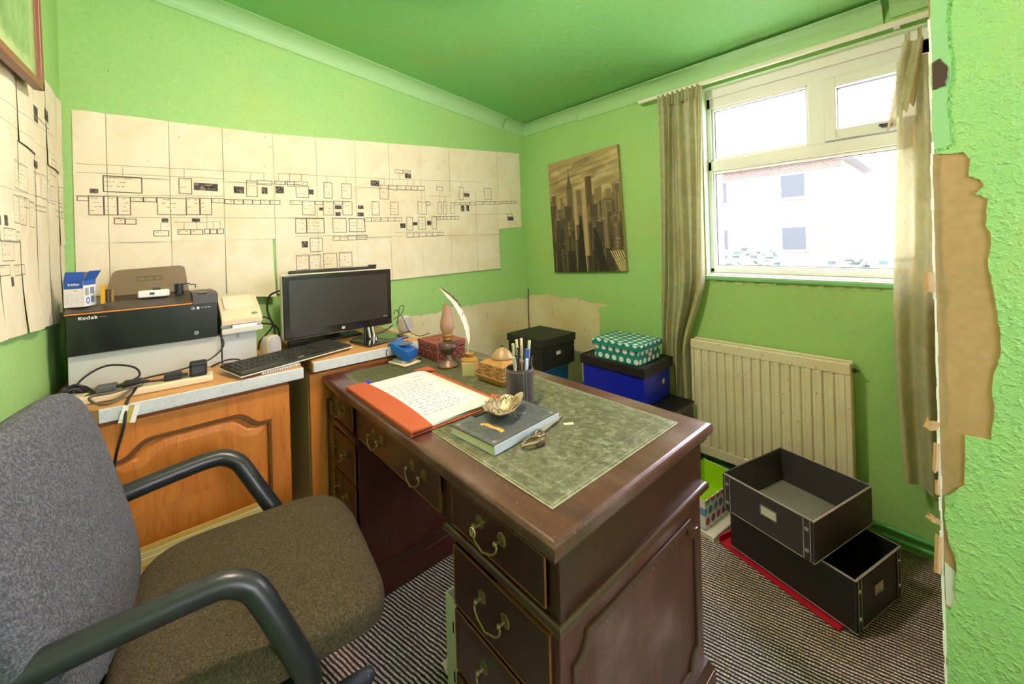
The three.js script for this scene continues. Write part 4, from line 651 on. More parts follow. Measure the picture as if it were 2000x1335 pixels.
function openBox(name, label, pos, rot, w, d, h, t, floorMat, labelSide, faux) {   // near corner at the origin, runs +x by w and -z by d
  const g = thing(name, label, 'storage box', pos, { rot });
  L(g, 'side_panel', B(0, w, 0, h, -t, 0, 0.0012), faux); L(g, 'side_panel', B(0, w, 0, h, -d, -d + t, 0.0012), faux);
  L(g, 'side_panel', B(0, t, 0, h, -d + t, -t, 0.0012), faux); L(g, 'side_panel', B(w - t, w, 0, h, -d + t, -t, 0.0012), faux);
  L(g, 'floor_panel', B(t, w - t, 0.001, 0.005, -d + t, -t), floorMat);
  const e = 0.0012, st = []; for (const y of [h - 0.003, 0.004]) { st.push(B(0, w, y, y + 0.0014, 0, e)); st.push(B(-e, 0, y, y + 0.0014, -d, 0)); }
  st.push(B(0, w, h, h + 0.0008, -0.0022, -0.0008), B(0.0008, 0.0022, h, h + 0.0008, -d, 0), B(w - 0.002, w - 0.0008, h, h + 0.0008, -d, 0)); L(g, 'stitching', st, stitch);
  // lapped corner straps with press studs
  const strap = (a) => { const s = a; return s; };
  const add = (n, q, m) => L(g, n, q, m);
  const lap = (x0, x1, front) => { const b = front ? B(x0, x1, 0.004, h - 0.002, 0, 0.0022, 0.0008) : B(-0.0022, 0, 0.004, h - 0.002, x0, x1, 0.0008); const m = add('corner_strap', b, faux);
    const ln = []; for (const q of [x0 + 0.004, x1 - 0.005]) ln.push(front ? B(q, q + 0.0012, 0.006, h - 0.004, 0.0022, 0.0028) : B(-0.0028, -0.0022, 0.006, h - 0.004, q, q + 0.0012)); m.add(mesh('strap_stitching', ln, stitch));
    for (const y of [h * 0.26, h * 0.76]) { const c = (x0 + x1) / 2, q = new THREE.CylinderGeometry(0.0068, 0.0076, 0.003, 16); if (front) q.rotateX(Math.PI / 2).translate(c, y, 0.0035); else q.rotateZ(Math.PI / 2).translate(-0.0035, y, c); m.add(mesh('press_stud', q, chrome)); } };
  if (labelSide === 'z') { lap(0.006, 0.036, true); lap(w - 0.036, w - 0.006, true); labelHolder(add, w * 0.46, h * 0.56, 0.0006, 'z', 0.056, 0.036); }
  else { lap(-0.036, -0.006, false); lap(-d + 0.006, -d + 0.036, false); labelHolder(add, -0.0006, h * 0.6, -d * 0.45, 'x', 0.062, 0.038); }
  return g;
}
const darkFloor = M('#16181c', 0.7), greyFloor = M('#7d7f78', 0.8);
openBox('faux_leather_box', 'lower black stitched storage box standing open on the carpet', [1.643, 0.012, -0.24], -0.27, 0.31, 0.43, 0.175, 0.006, darkFloor, 'z', fauxBlack);
openBox('faux_leather_box', 'upper open stitched box with grey floor, stacked across the lower black one', [1.62, 0.19, -0.341], -0.26, 0.4, 0.33, 0.147, 0.006, greyFloor, 'x', fauxGrey);
// red lid lying half under the lower box
{
  const g = thing('red_tray', 'shallow red card tray lying on the carpet under the lower black box', 'tray', [1.634, 0, -0.282], { rot: -0.29 }), r = M('#b3122a', 0.4);
  L(g, 'base', B(0, 0.3, 0.001, 0.009, -0.43, 0, 0.002), r); L(g, 'rim', B(-0.004, 0.002, 0.001, 0.011, -0.43, 0, 0.001), r); L(g, 'rim', B(-0.004, 0.07, 0.001, 0.034, -0.436, -0.43, 0.001), r);
}
// dotted carton with lime lining
{
  const dm = canvas(512, 512, (x, w, h) => { x.fillStyle = '#e8e6e4'; x.fillRect(0, 0, w, h); const c = ['#b04a74', '#5c86b4', '#9aa7ad', '#7f3f66', '#6aa0c4', '#c06a86']; for (let r = 0; r < 11; r++) for (let i = 0; i < 11; i++) { x.fillStyle = c[(i * 3 + r * 2) % 6]; x.beginPath(); x.arc(i * 50 + (r % 2) * 25, 25 + r * 50, 19, 0, 7); x.fill(); } });
  const g = thing('dotted_carton', 'open carton with pink and blue dots and lime green lining behind the desk', 'storage box', [1.756, 0.022, -0.757], { rot: -0.12 });
  const out = M(0xffffff, 0.6, { map: dm }), lime = M('#a8d81c', 0.6), w = 0.33, d = 0.19, h = 0.125, t = 0.004;
  const panel = (n, o, i) => { const m = L(g, n, o, out); m.add(mesh('lining', i, lime)); };
  panel('side_panel', uvm(B(0, w, 0, h, -t, 0), 0.45), B(t, w - t, 0.003, h - 0.001, -t - 0.001, -t)); panel('side_panel', uvm(B(0, w, 0, h, -d, -d + t), 0.45), B(t, w - t, 0.003, h - 0.001, -d + t, -d + t + 0.001));
  panel('side_panel', uvm(B(0, t, 0, h, -d + t, -t), 0.45), B(t, t + 0.001, 0.003, h - 0.001, -d + t, -t)); panel('side_panel', uvm(B(w - t, w, 0, h, -d + t, -t), 0.45), B(w - t - 0.001, w - t, 0.003, h - 0.001, -d + t, -t));
  L(g, 'floor_panel', B(t, w - t, 0, 0.003, -d + t, -t), lime);
  const l = thing('white_tray', 'flat white card tray under the dotted carton', 'tray', [1.74, 0, -0.72], { rot: -0.12 }), wm = M('#e3ddd0', 0.7);
  L(l, 'base', B(0, 0.34, 0.001, 0.02, -0.2, 0.0, 0.002), wm); L(l, 'rim', B(-0.003, 0.34, 0.001, 0.02, 0, 0.004, 0.001), wm);
}
// black lidded box on a blue one, in the corner
{
  const g = thing('lidded_box', 'black lidded card storage box with brass label in the room corner', 'storage box', [1.91, 0.5, -1.875]);
  const bm = M('#1c1d1a', 0.6); W(g, 'body', B(1.757, 2.06, 0.5, 0.66, -2.03, -1.714, 0.002), bm);
  const lid = W(g, 'lid', B(1.75, 2.067, 0.645, 0.692, -2.037, -1.707, 0.002), M('#23251f', 0.6));
  labelHolder((n, q, m) => W(g, n, q, m), 1.9, 0.59, -1.7138, 'z', 0.05, 0.03);
  for (const x of [1.772, 2.045]) { W(g, 'corner_strap', B(x - 0.006, x + 0.006, 0.505, 0.635, -1.7145, -1.711, 0.001), blackBoard); for (const y of [0.53, 0.61]) W(g, 'press_stud', new THREE.CylinderGeometry(0.004, 0.004, 0.003, 12).rotateX(Math.PI / 2).translate(x, y, -1.7105), chrome); }
  const u = thing('blue_crate', 'blue storage box under the black lidded box, mostly behind the desk', 'storage box', [1.9, 0, -1.88]);
  W(u, 'body', B(1.79, 2.03, 0, 0.485, -2.02, -1.745, 0.006), M('#1f5f96', 0.45)); W(u, 'lid', B(1.782, 2.038, 0.478, 0.4995, -2.028, -1.737, 0.005), M('#2a78b0', 0.4));
}
{
  const bl = MP('#0b1fb4', 0.35, { clearcoat: 0.2 });
  const s = thing('black_drawer_unit', 'low black slatted unit under the blue box beside the curtain foot', 'cabinet', [1.98, 0, -1.25]);
  W(s, 'body', B(1.84, 2.13, 0, 0.405, -1.56, -0.97, 0.004), M('#131416', 0.5));
  for (let i = 0; i < 4; i++) W(s, 'tray_front', B(1.85, 2.125, 0.025 + i * 0.098, 0.115 + i * 0.098, -0.972, -0.962, 0.003), M('#1a1b1e', 0.4));
  W(s, 'top', B(1.832, 2.138, 0.405, 0.424, -1.566, -0.96, 0.004), M('#141518', 0.35));
  const g = thing('blue_crate', 'large royal blue storage box with black lid, between the desk and curtain', 'storage box', [1.99, 0.425, -1.285]);
  W(g, 'body', B(1.852, 2.13, 0.425, 0.6, -1.48, -1.09, 0.006), bl);
  labelHolder((n, q, m) => W(g, n, q, m), 2.05, 0.52, -1.0898, 'z', 0.03, 0.03);
  W(g, 'lid', [B(1.838, 2.144, 0.585, 0.632, -1.49, -1.076, 0.004)], M('#1b1a1c', 0.5));
  W(g, 'lid_rim', [B(1.838, 2.144, 0.632, 0.637, -1.081, -1.076, 0.001), B(1.838, 1.843, 0.632, 0.637, -1.49, -1.081, 0.001), B(1.838, 2.144, 0.632, 0.637, -1.49, -1.485, 0.001), B(2.139, 2.144, 0.632, 0.637, -1.485, -1.081, 0.001)], M('#232124', 0.45));
  // teal box with white dots
  const tm = canvas(512, 512, (x, w, h) => { x.fillStyle = '#12807a'; x.fillRect(0, 0, w, h); x.fillStyle = '#f2f0ea'; for (let r = 0; r < 8; r++) for (let i = 0; i < 8; i++) { x.beginPath(); x.arc(i * 64 + 16 + (r % 2) * 32, r * 64 + 32, 20, 0, 7); x.fill(); } }); tm.wrapS = tm.wrapT = THREE.RepeatWrapping;
  const dot = M(0xffffff, 0.55, { map: tm }), t = thing('dotted_box', 'teal lidded box with white polka dots on top of the blue box', 'storage box', [1.975, 0.633, -1.26]);
  W(t, 'body', uvm(B(1.862, 2.09, 0.633, 0.72, -1.4, -1.122, 0.002), 0.36, 'y'), dot);
  W(t, 'lid', uvm(B(1.852, 2.1, 0.708, 0.742, -1.41, -1.112, 0.002), 0.36, 'y'), dot);
  labelHolder((n, q, m) => W(t, n, q, m), 1.975, 0.678, -1.1218, 'z', 0.045, 0.03);
}
// cream box file standing in the kneehole
{
  const g = thing('box_file', 'cream slotted metal file holder standing in the desk kneehole', 'file holder', [0.72, 0, -0.97]), c = M('#dfe0d2', 0.5);
  W(g, 'side_plate', B(0.61, 0.8, 0, 0.29, -1.012, -1.007, 0.001), c); W(g, 'side_plate', B(0.61, 0.8, 0, 0.29, -0.932, -0.927, 0.001), c); W(g, 'spine', B(0.606, 0.611, 0, 0.29, -1.012, -0.927, 0.001), c); W(g, 'base_plate', B(0.606, 0.8, 0, 0.004, -1.012, -0.927), c);
  W(g, 'slot', [B(0.6045, 0.6065, 0.06, 0.09, -0.975, -0.97), B(0.6045, 0.6065, 0.2, 0.23, -0.975, -0.97)], M('#20201c', 0.9));
  solo('paper_tag', 'crumpled cream printed tag on the carpet by the file holder', 'tag', sheetGeo([[0.625, 1.03], [0.69, 1.035], [0.68, 1.1], [0.63, 1.09]], (p, q, z) => [p, 0.004 + z, -q], (p, q) => [0, 0], (u, v) => 0.008 * Math.sin(u * 4) * Math.sin(v * 3 + 1) + 0.003), M('#e6d2b8', 0.85, { side: THREE.DoubleSide }));
}
// ================= things on the desk =================
const TY = DT + 0.0014;      // top of the leather
{ // blotter folder with handwritten pages
  const g = thing('document_folder', 'orange leather document folder open on the desk with handwritten pages', 'folder', [0.66, TY, -1.23], { rot: 0.0 });
  const or = M('#b0512f', 0.55, { bumpMap: fabBump, bumpScale: 0.0004 });
  W(g, 'back_cover', B(0.503, 0.832, TY, TY + 0.004, -1.475, -0.99, 0.002), or);
  const bow = new THREE.Shape(); bow.moveTo(0.503, 0.99); bow.lineTo(0.563, 0.985); bow.quadraticCurveTo(0.592, 1.23, 0.567, 1.474); bow.lineTo(0.503, 1.474); bow.closePath();
  W(g, 'edge_band', place(extr(bow, 0.004, 0.0012), 'up', 0, TY + 0.0125, 0), or);
  W(g, 'folder_spine', B(0.5, 0.5045, TY, TY + 0.0155, -1.475, -0.988, 0.001), or);
  W(g, 'corner_pocket', place(extr([[0.832, 0.99], [0.832, 1.055], [0.772, 0.99]], 0.002, 0.0006), 'up', 0, TY + 0.0125, 0), or);
  W(g, 'corner_pocket', place(extr([[0.832, 1.475], [0.832, 1.41], [0.765, 1.475]], 0.002, 0.0006), 'up', 0, TY + 0.0125, 0), or);
  const pm = canvas(700, 1000, (x, w, h) => {
    x.fillStyle = '#d6d9de'; x.fillRect(0, 0, w, h); x.fillStyle = 'rgba(206,180,110,0.28)'; x.beginPath(); x.moveTo(w, 0); x.lineTo(w, h); x.lineTo(w * 0.9, h); x.lineTo(w * 0.93, 0); x.fill();
    for (let r = 0; r < 15; r++) { x.strokeStyle = r % 4 === 3 ? 'rgba(58,84,176,0.85)' : 'rgba(60,66,92,0.8)'; x.lineWidth = 4.2; const y0 = 200 + r * 46 + rr(-6, 6); let px = 120 + rr(0, 60); while (px < w * rr(0.62, 0.9)) { const l = rr(16, 62); x.beginPath(); x.moveTo(px, y0); for (let k = 0; k < l; k += 5) x.lineTo(px + k, y0 + rr(-7, 7)); x.stroke(); px += l + rr(10, 26); } }
    x.strokeStyle = 'rgba(60,66,92,0.8)'; x.beginPath(); x.moveTo(500, 120); for (let k = 0; k < 120; k += 6) x.lineTo(500 + k, 120 + rr(-10, 10)); x.stroke();
  });
  const pmat = M(0xffffff, 0.8, { map: pm }), wad = M('#ebe6d2', 0.85);
  W(g, 'page_block', B(0.535, 0.8, TY + 0.005, TY + 0.0072, -1.46, -0.998, 0.001), wad);
  for (let i = 0; i < 4; i++) { const y = TY + 0.0076 + i * 0.0009, a = rr(-0.006, 0.006); const s = sheetGeo([[0.54, 0.998 + a], [0.8 + a, 0.998 - a], [0.8, 1.458 + a], [0.54, 1.46]], (p, q, z) => [p, y + z, -q], (p, q) => [(q - 0.998) / 0.462 , 0.9], (u, v) => 0.0005 + 0.0012 * Math.sin(u * 3.1) * (1 - v) + (i === 3 ? 0.002 * (1 - v) * u : 0), 10);
    const uv = s.attributes.uv, p = s.attributes.position; for (let k = 0; k < p.count; k++) uv.setXY(k, (p.getX(k) - 0.54) / 0.26, (-p.getZ(k) - 0.998) / 0.462);
    W(g, 'loose_page', s, M(0xffffff, 0.8, { map: pm, side: THREE.DoubleSide })); }
  W(g, 'blue_tab', B(0.568, 0.588, TY + 0.0005, TY + 0.018, -1.484, -1.4755, 0.003), M('#1d3fc8', 0.4));
}
{ // hole punch
  const g = thing('hole_punch', 'blue two hole punch on a beige base near the worktop edge', 'hole punch', [0.812, TY, -1.64], { rot: 0.2 });
  L(g, 'base', B(-0.045, 0.045, 0, 0.009, -0.062, 0.055, 0.004), M('#d8c9a4', 0.5));
  L(g, 'chassis', B(-0.037, 0.037, 0.009, 0.02, -0.04, 0.03, 0.003), M('#b9c6cf', 0.35, { metalness: 0.5 }));
  const side = new THREE.Shape(); side.moveTo(-0.04, 0.03); side.quadraticCurveTo(-0.048, 0.016, -0.03, 0.014); side.lineTo(0.03, 0.026); side.lineTo(0.066, 0.058); side.lineTo(0.058, 0.066); side.lineTo(-0.03, 0.05); side.closePath();
  const lever = extr(side, 0.076, 0.003).translate(0, 0, -0.038); lever.translate(0.03, -0.026, 0).rotateZ(0.28).translate(-0.03, 0.032, 0).rotateY(Math.PI * 0.62); L(g, 'lever', lever, M('#1d5aa6', 0.35));
  const pad2 = B(-0.03, 0.03, 0, 0.002, -0.04, 0.03, 0.001).translate(0, 0.046, 0).rotateY(-0.35).rotateX(-0.0).rotateZ(0.0).translate(0, 0.04, -0.0); L(g, 'grip_pad', pad2, M('#59657a', 0.6));
  L(g, 'paper_stop', rod([0.045, 0.006, 0.03], [0.062, 0.008, 0.03], 0.006), M('#1c1d20', 0.4));
}
{ // carved red box
  const g = thing('carved_box', 'red brown carved wooden box behind the oil lamp', 'box', [0.99, TY, -1.62]);
  const cb = grey(256, 256, (u, v) => { const a = Math.hypot((u * 4) % 1 - 0.5, (v * 4) % 1 - 0.5); return 0.5 + 0.5 * Math.sin(a * 34) * (a < 0.46 ? 1 : 0.2); });
  const rw = tex(256, 256, (u, v) => { const a = Math.hypot((u * 4) % 1 - 0.5, (v * 4) % 1 - 0.5); return mix([118, 54, 46], [152, 84, 72], 0.5 + 0.5 * Math.sin(a * 34) * (a < 0.46 ? 1 : 0.1)); });
  const m = M(0xffffff, 0.55, { map: rw, bumpMap: cb, bumpScale: 0.003 });
  W(g, 'body', uvm(B(0.912, 1.062, TY, TY + 0.052, -1.707, -1.535, 0.002), 0.2), m); W(g, 'lid', uvm(B(0.91, 1.064, TY + 0.054, TY + 0.08, -1.709, -1.533, 0.004), 0.3), m);
  const rings = []; for (let i = 0; i < 4; i++) rings.push(new THREE.TorusGeometry(0.013, 0.0025, 6, 20).translate(0.935 + i * 0.034, TY + 0.028, -1.534)); for (let i = 0; i < 4; i++) rings.push(new THREE.TorusGeometry(0.013, 0.0025, 6, 20).rotateY(Math.PI / 2).translate(0.911, TY + 0.028, -1.685 + i * 0.042));
  W(g, 'carved_roundel', rings, M('#6d3029', 0.5));
}
{ // oil lamp
  const g = thing('oil_lamp', 'small bronze oil lamp with smoked glass chimney on the desk', 'oil lamp', [0.92, TY, -1.46]);
  const br = M('#7b6450', 0.42, { metalness: 0.45 });
  L(g, 'foot', lathe([[0.0001, 0], [0.043, 0], [0.044, 0.005], [0.038, 0.012], [0.03, 0.018], [0.016, 0.03], [0.012, 0.042], [0.0125, 0.05]]), br);
  L(g, 'oil_font', lathe([[0.0125, 0.05], [0.02, 0.056], [0.034, 0.066], [0.04, 0.08], [0.0405, 0.089], [0.036, 0.093], [0.039, 0.096], [0.03, 0.102], [0.017, 0.108], [0.015, 0.112]]), M('#5f4c40', 0.45, { metalness: 0.45 }));
  L(g, 'burner', [lathe([[0.014, 0.11], [0.019, 0.113], [0.021, 0.119], [0.016, 0.124], [0.022, 0.128], [0.023, 0.136], [0.018, 0.138], [0.0001, 0.138]]), rod([-0.02, 0.118, 0.0], [-0.038, 0.12, 0.0], 0.0018), new THREE.CylinderGeometry(0.0055, 0.0055, 0.003, 12).rotateZ(Math.PI / 2).translate(-0.039, 0.12, 0)], M('#a87c3c', 0.4, { metalness: 0.6 }));
  L(g, 'glass_chimney', lathe([[0.019, 0.128], [0.0205, 0.14], [0.028, 0.155], [0.0305, 0.17], [0.028, 0.19], [0.021, 0.222], [0.0155, 0.252], [0.0145, 0.262], [0.013, 0.262], [0.014, 0.25], [0.0195, 0.222], [0.0265, 0.19], [0.029, 0.17], [0.0265, 0.155], [0.019, 0.14], [0.0175, 0.128]], 32), MP('#d6b494', 0.4, { transmission: 0.6, thickness: 0 }));
}
{ // ink stand and quill
  const g = thing('inkwell', 'small gilt inkwell beside the oil lamp, holding the quill', 'inkwell', [0.968, TY, -1.37], { rot: 0.35 }), gd = M('#b48a44', 0.45, { metalness: 0.3 });
  L(g, 'pot', new THREE.CylinderGeometry(0.036, 0.042, 0.038, 8).rotateY(Math.PI / 8).translate(0, 0.019, 0).toNonIndexed(), gd); L(g, 'shoulder', new THREE.CylinderGeometry(0.02, 0.034, 0.008, 8).rotateY(Math.PI / 8).translate(0, 0.042, 0), gd);
  L(g, 'neck', lathe([[0.015, 0.044], [0.0145, 0.056], [0.019, 0.06], [0.019, 0.063], [0.013, 0.063], [0.012, 0.05], [0.0001, 0.05]], 20), gd);
  const q = thing('quill_pen', 'white feather quill with brown edge leaning from the inkwell', 'quill', [0.955, TY + 0.05, -1.37]);
  const path = new THREE.CatmullRomCurve3([V(0.006, -0.0, 0.0), V(0.008, 0.06, 0.0), V(-0.008, 0.14, 0.004), V(-0.05, 0.22, 0.004), V(-0.125, 0.3, 0.0)]);
  L(q, 'shaft', new THREE.TubeGeometry(path, 30, 0.0013, 6), M('#efe6d0', 0.5));
  const vane = (side, w0, t0) => { const pos = [], idx = [], n = 34, m = 5; for (let i = 0; i <= n; i++) { const t = t0 + (1 - t0) * i / n, p = path.getPoint(t), tg = path.getTangent(t), nr = V(tg.y, -tg.x, 0).multiplyScalar(side), wd = w0 * Math.sin(Math.min(1, (t - t0) / (1 - t0) * 1.02) ** 0.7 * Math.PI) ** 0.6 * (1 + 0.1 * Math.sin(i * 5)); for (let k = 0; k <= m; k++) { const s = k / m; const v = p.clone().addScaledVector(nr, wd * s).addScaledVector(tg, wd * s * 0.5); pos.push(v.x, v.y, v.z + 0.004 * s * s); } } for (let i = 0; i < n; i++) for (let k = 0; k < m; k++) { const a = i * (m + 1) + k; idx.push(a, a + m + 1, a + 1, a + 1, a + m + 1, a + m + 2); } const b = new THREE.BufferGeometry(); b.setAttribute('position', new THREE.Float32BufferAttribute(pos, 3)); b.setIndex(idx); b.computeVertexNormals(); return b; };
  L(q, 'vane', vane(-1, 0.011, 0.25), M('#f2ece2', 0.8, { side: THREE.DoubleSide })); L(q, 'vane', vane(1, 0.012, 0.22), M('#f2ece2', 0.8, { side: THREE.DoubleSide }));
  const dk = vane(1, 0.0135, 0.6); dk.translate(0.001, 0.001, -0.001); L(q, 'dark_vane_edge', dk, M('#7a4a30', 0.8, { side: THREE.DoubleSide }));
}
{ // carved trinket pot with domed lid, and a card tucked beside it
  const g = thing('trinket_pot', 'golden carved wooden trinket pot with domed lid behind the pen cup', 'trinket box', [0.975, TY, -1.165], { rot: 0.06 });
  const cv = tex(256, 256, (u, v) => { const a = Math.sin(u * 30 + Math.sin(v * 22) * 2.4) * Math.sin(v * 26 + Math.sin(u * 18) * 2); return mix([122, 88, 44], [178, 138, 80], 0.5 + 0.5 * a); });
  const cbm = grey(256, 256, (u, v) => 0.5 + 0.5 * Math.sin(u * 30 + Math.sin(v * 22) * 2.4) * Math.sin(v * 26 + Math.sin(u * 18) * 2));
  const m = M(0xffffff, 0.5, { map: cv, bumpMap: cbm, bumpScale: 0.003 }), pl = M('#a67c42', 0.5);
  const sq = (r0, r1, h, y) => { const q = new THREE.CylinderGeometry(r1 * 1.414, r0 * 1.414, h, 4).rotateY(Math.PI / 4).toNonIndexed(); q.computeVertexNormals(); return q.translate(0, y + h / 2, 0); };
  L(g, 'foot', mg([sq(0.062, 0.074, 0.024, 0)]), pl); L(g, 'body', uvm(mg([sq(0.068, 0.062, 0.042, 0.025)]), 0.12), m); L(g, 'shoulder', mg([sq(0.062, 0.038, 0.014, 0.067)]), pl);
  const lid = L(g, 'lid', lathe([[0.04, 0.08], [0.043, 0.082], [0.043, 0.088], [0.037, 0.092], [0.034, 0.1], [0.022, 0.112], [0.009, 0.118], [0.005, 0.122]], 28), M('#9c835e', 0.45, { metalness: 0.2 })); lid.add(mesh('knob', [new THREE.SphereGeometry(0.006, 12, 10).translate(0, 0.129, 0), rod([0, 0.12, 0], [0, 0.127, 0], 0.003)], M('#6a543a', 0.4, { metalness: 0.4 })));
  solo('note_card', 'narrow cream card propped against the carved trinket pot', 'card', B(-0.0015, 0.0015, 0, 0.055, -0.024, 0.024, 0.0006).rotateZ(0.2).rotateY(0.75).translate(0.905, TY, -1.29), M('#e2cf9f', 0.8));
}
{ // pen cup with its pens
  const cx = 0.872, cz = -0.957, g = thing('pen_cup', 'dark leather pen cup with white stitching at the desk centre', 'pen cup', [cx, TY, cz]);
  const lt = MP('#3d3739', 0.4, { bumpMap: fabBump, bumpScale: 0.0005, clearcoat: 0.15, clearcoatRoughness: 0.4 });
  L(g, 'cup', lathe([[0.0001, 0], [0.043, 0], [0.0445, 0.003], [0.0445, 0.112], [0.0435, 0.114], [0.041, 0.114], [0.0405, 0.11], [0.0405, 0.006], [0.0001, 0.006]], 40), lt);
  const st = []; for (const a of [0.95, 1.15]) { const q = a; for (let i = 0; i < 17; i++) st.push(B(-0.0006, 0.0006, 0.006 + i * 0.0062, 0.0105 + i * 0.0062, 0.0445, 0.0452).rotateY(q - 1.4)); } L(g, 'seam_stitching', st, stitch); const seam = B(-0.0045, 0.0045, 0.002, 0.113, 0.0438, 0.046, 0.001).rotateY(-0.35); L(g, 'seam_flap', seam, lt);
  const rim = []; for (let i = 0; i < 48; i++) { rim.push(B(-0.0017, 0.0017, 0.1075, 0.1085, 0.0443, 0.0451).rotateY(i / 48 * Math.PI * 2)); } L(g, 'rim_stitching', rim, stitch);
  const P = [[-0.026, 0.012, -0.012, 0.006, 0.17, '#1a1c20', 'black', 'black pen leaning left in the pen cup', 0], [-0.02, 0.022, -0.03, 0.016, 0.15, '#e6e4de', 'white', 'white pen leaning to the left rim of the pen cup', 0], [-0.012, 0.026, -0.026, 0.02, 0.155, '#22242a', 'black', 'black and white pen in front left of the pen cup', 1], [-0.008, -0.016, -0.016, -0.006, 0.185, '#d7cf9a', 'clear', 'tall yellow clear pen at the back of the pen cup', 0], [0.0, -0.004, 0.006, -0.014, 0.19, '#c6d08a', 'green', 'tall lime pen in the middle of the pen cup', 0], [0.006, 0.016, 0.002, 0.03, 0.14, '#e9e9e6', 'white', 'white clip pen leaning to the front of the pen cup', 1], [0.016, -0.01, 0.02, -0.024, 0.165, '#c8402e', 'red', 'red pen among the blue ones in the pen cup', 0], [0.012, 0.01, 0.022, 0.008, 0.16, '#1f55ae', 'blue', 'thick blue marker in the pen cup', 2], [0.022, -0.006, 0.03, -0.02, 0.19, '#d9cfa6', 'yellow', 'tall cream pen leaning right in the pen cup', 0], [0.028, 0.006, 0.034, 0.004, 0.185, '#dfe0d0', 'pale', 'pale clear pen at the right of the pen cup', 0], [0.03, 0.014, 0.04, 0.014, 0.135, '#23252b', 'black', 'short black pen at the right rim of the pen cup', 0]];
  for (const [bx, bz, tx, tz, ln, col, , lab, kind] of P) {
    const p = thing('pen', lab, 'pen', [cx + bx * 0.7, TY + 0.008, cz + bz * 0.7], { group: 'pens in the pen cup' });
    const k = 0.034 / Math.hypot(0.03, 0.03), d = V(tx * 1.0 - bx * 0.7, 0.106, tz * 1.0 - bz * 0.7).normalize(), r = kind === 2 ? 0.0075 : 0.0042, e = d.clone().multiplyScalar(ln);
    L(p, 'barrel', rod([0, 0, 0], e, r * 0.85, r, 10), M(col, 0.35)); L(p, 'cap', rod(d.clone().multiplyScalar(ln * 0.7), e.clone().multiplyScalar(1.005), r * 1.12, r * 1.12, 10), M(col, 0.3)); L(p, 'clip', rod(e.clone().add(V(-r * 1.4, -0.002, r)), d.clone().multiplyScalar(ln * 0.76).add(V(-r * 1.4, 0, r)), 0.001, 0.001, 6), kind === 1 ? M('#ececea', 0.3) : chrome);
  }
}
{ // slate covered album with dish
  const cx = 0.725, cz = -0.858, rot = 0.07, g = thing('photo_album', 'slate grey covered album with gilt figure lying on the green leather', 'book', [cx, TY, cz], { rot });
  const w = 0.255, d = 0.175, cov = canvas(640, 440, (x, ww, h) => {
    x.fillStyle = '#4c5254'; x.fillRect(0, 0, ww, h); for (let i = 0; i < 300; i++) { x.fillStyle = rnd() < 0.5 ? 'rgba(90,98,104,0.25)' : 'rgba(40,44,44,0.2)'; x.beginPath(); x.arc(rnd() * ww, rnd() * h, rr(4, 30), 0, 7); x.fill(); }
    x.strokeStyle = 'rgba(200,190,150,0.55)'; x.lineWidth = 3; x.strokeRect(26, 26, ww - 52, h - 52); x.lineWidth = 1.5; x.strokeRect(36, 36, ww - 72, h - 72); for (const [a, b] of [[40, 40], [ww - 40, 40], [40, h - 40], [ww - 40, h - 40]]) { x.fillStyle = 'rgba(190,182,150,0.5)'; x.beginPath(); x.arc(a, b, 16, 0, 7); x.fill(); }
    x.fillStyle = '#c8a04c'; x.beginPath(); x.moveTo(150, 180); x.quadraticCurveTo(165, 150, 185, 185); x.lineTo(180, 250); x.quadraticCurveTo(200, 300, 185, 345); x.lineTo(150, 350); x.quadraticCurveTo(165, 300, 150, 250); x.fill(); x.beginPath(); x.arc(150, 165, 18, 0, 7); x.fill();
    x.fillStyle = 'rgba(216,208,200,0.6)'; for (let i = 0; i < 40; i++) { x.beginPath(); x.arc(430 + rr(-60, 60), 230 + rr(-40, 40), rr(1, 7), 0, 7); x.fill(); }
  });
  L(g, 'page_block', B(-w / 2 + 0.003, w / 2 - 0.004, 0.003, 0.021, -d / 2 + 0.003, d / 2 - 0.003, 0.001), M('#e4d8be', 0.85));
  L(g, 'back_cover', B(-w / 2, w / 2, 0, 0.003, -d / 2, d / 2, 0.0012), M('#c9d0d4', 0.6));
  const fc = new THREE.BoxGeometry(w, 0.003, d).translate(0, 0.0225, 0); L(g, 'front_cover', fc, M(0xffffff, 0.5, { map: cov }));
  L(g, 'spine', B(-w / 2, w / 2, 0.001, 0.0235, d / 2 - 0.0025, d / 2 + 0.0015, 0.001), M('#b9c2ca', 0.5));
  const dz = thing('leaf_dish', 'pierced silver gilt leaf shaped dish sitting on the album', 'dish', [0.735, TY + 0.0245, -0.885], { rot: 0.3 });
  const pos = [], idx = [], N = 60, R = 12, sil = M('#b5a98c', 0.5, { metalness: 0.45, side: THREE.DoubleSide, bumpMap: chipBump, bumpScale: 0.002 });
  for (let i = 0; i <= R; i++) for (let k = 0; k < N; k++) { const a = k / N * Math.PI * 2, t = i / R, lobe = 0.05 + 0.008 * Math.abs(Math.sin(a * 3.5)) ** 0.6 * (t ** 3) + 0.014 * Math.max(0, Math.cos(a - 0.4)) ** 10 * t ** 3 + 0.016 * Math.max(0, Math.cos(a - 2.3)) ** 10 * t ** 3, r = lobe * t; pos.push(r * Math.cos(a) * 1.12, 0.002 + 0.022 * t ** 2.6 * (1 + 0.4 * Math.abs(Math.sin(a * 3.5)) + 0.5 * Math.max(0, Math.cos(a - 0.4)) ** 8), r * Math.sin(a) * 0.9); }
  for (let i = 0; i < R; i++) for (let k = 0; k < N; k++) { const a = i * N + k, b = i * N + (k + 1) % N; idx.push(a, b, a + N, b, b + N, a + N); }
  const bg = new THREE.BufferGeometry(); bg.setAttribute('position', new THREE.Float32BufferAttribute(pos, 3)); bg.setIndex(idx); bg.computeVertexNormals(); L(dz, 'bowl', uvm(bg, 0.3), sil);
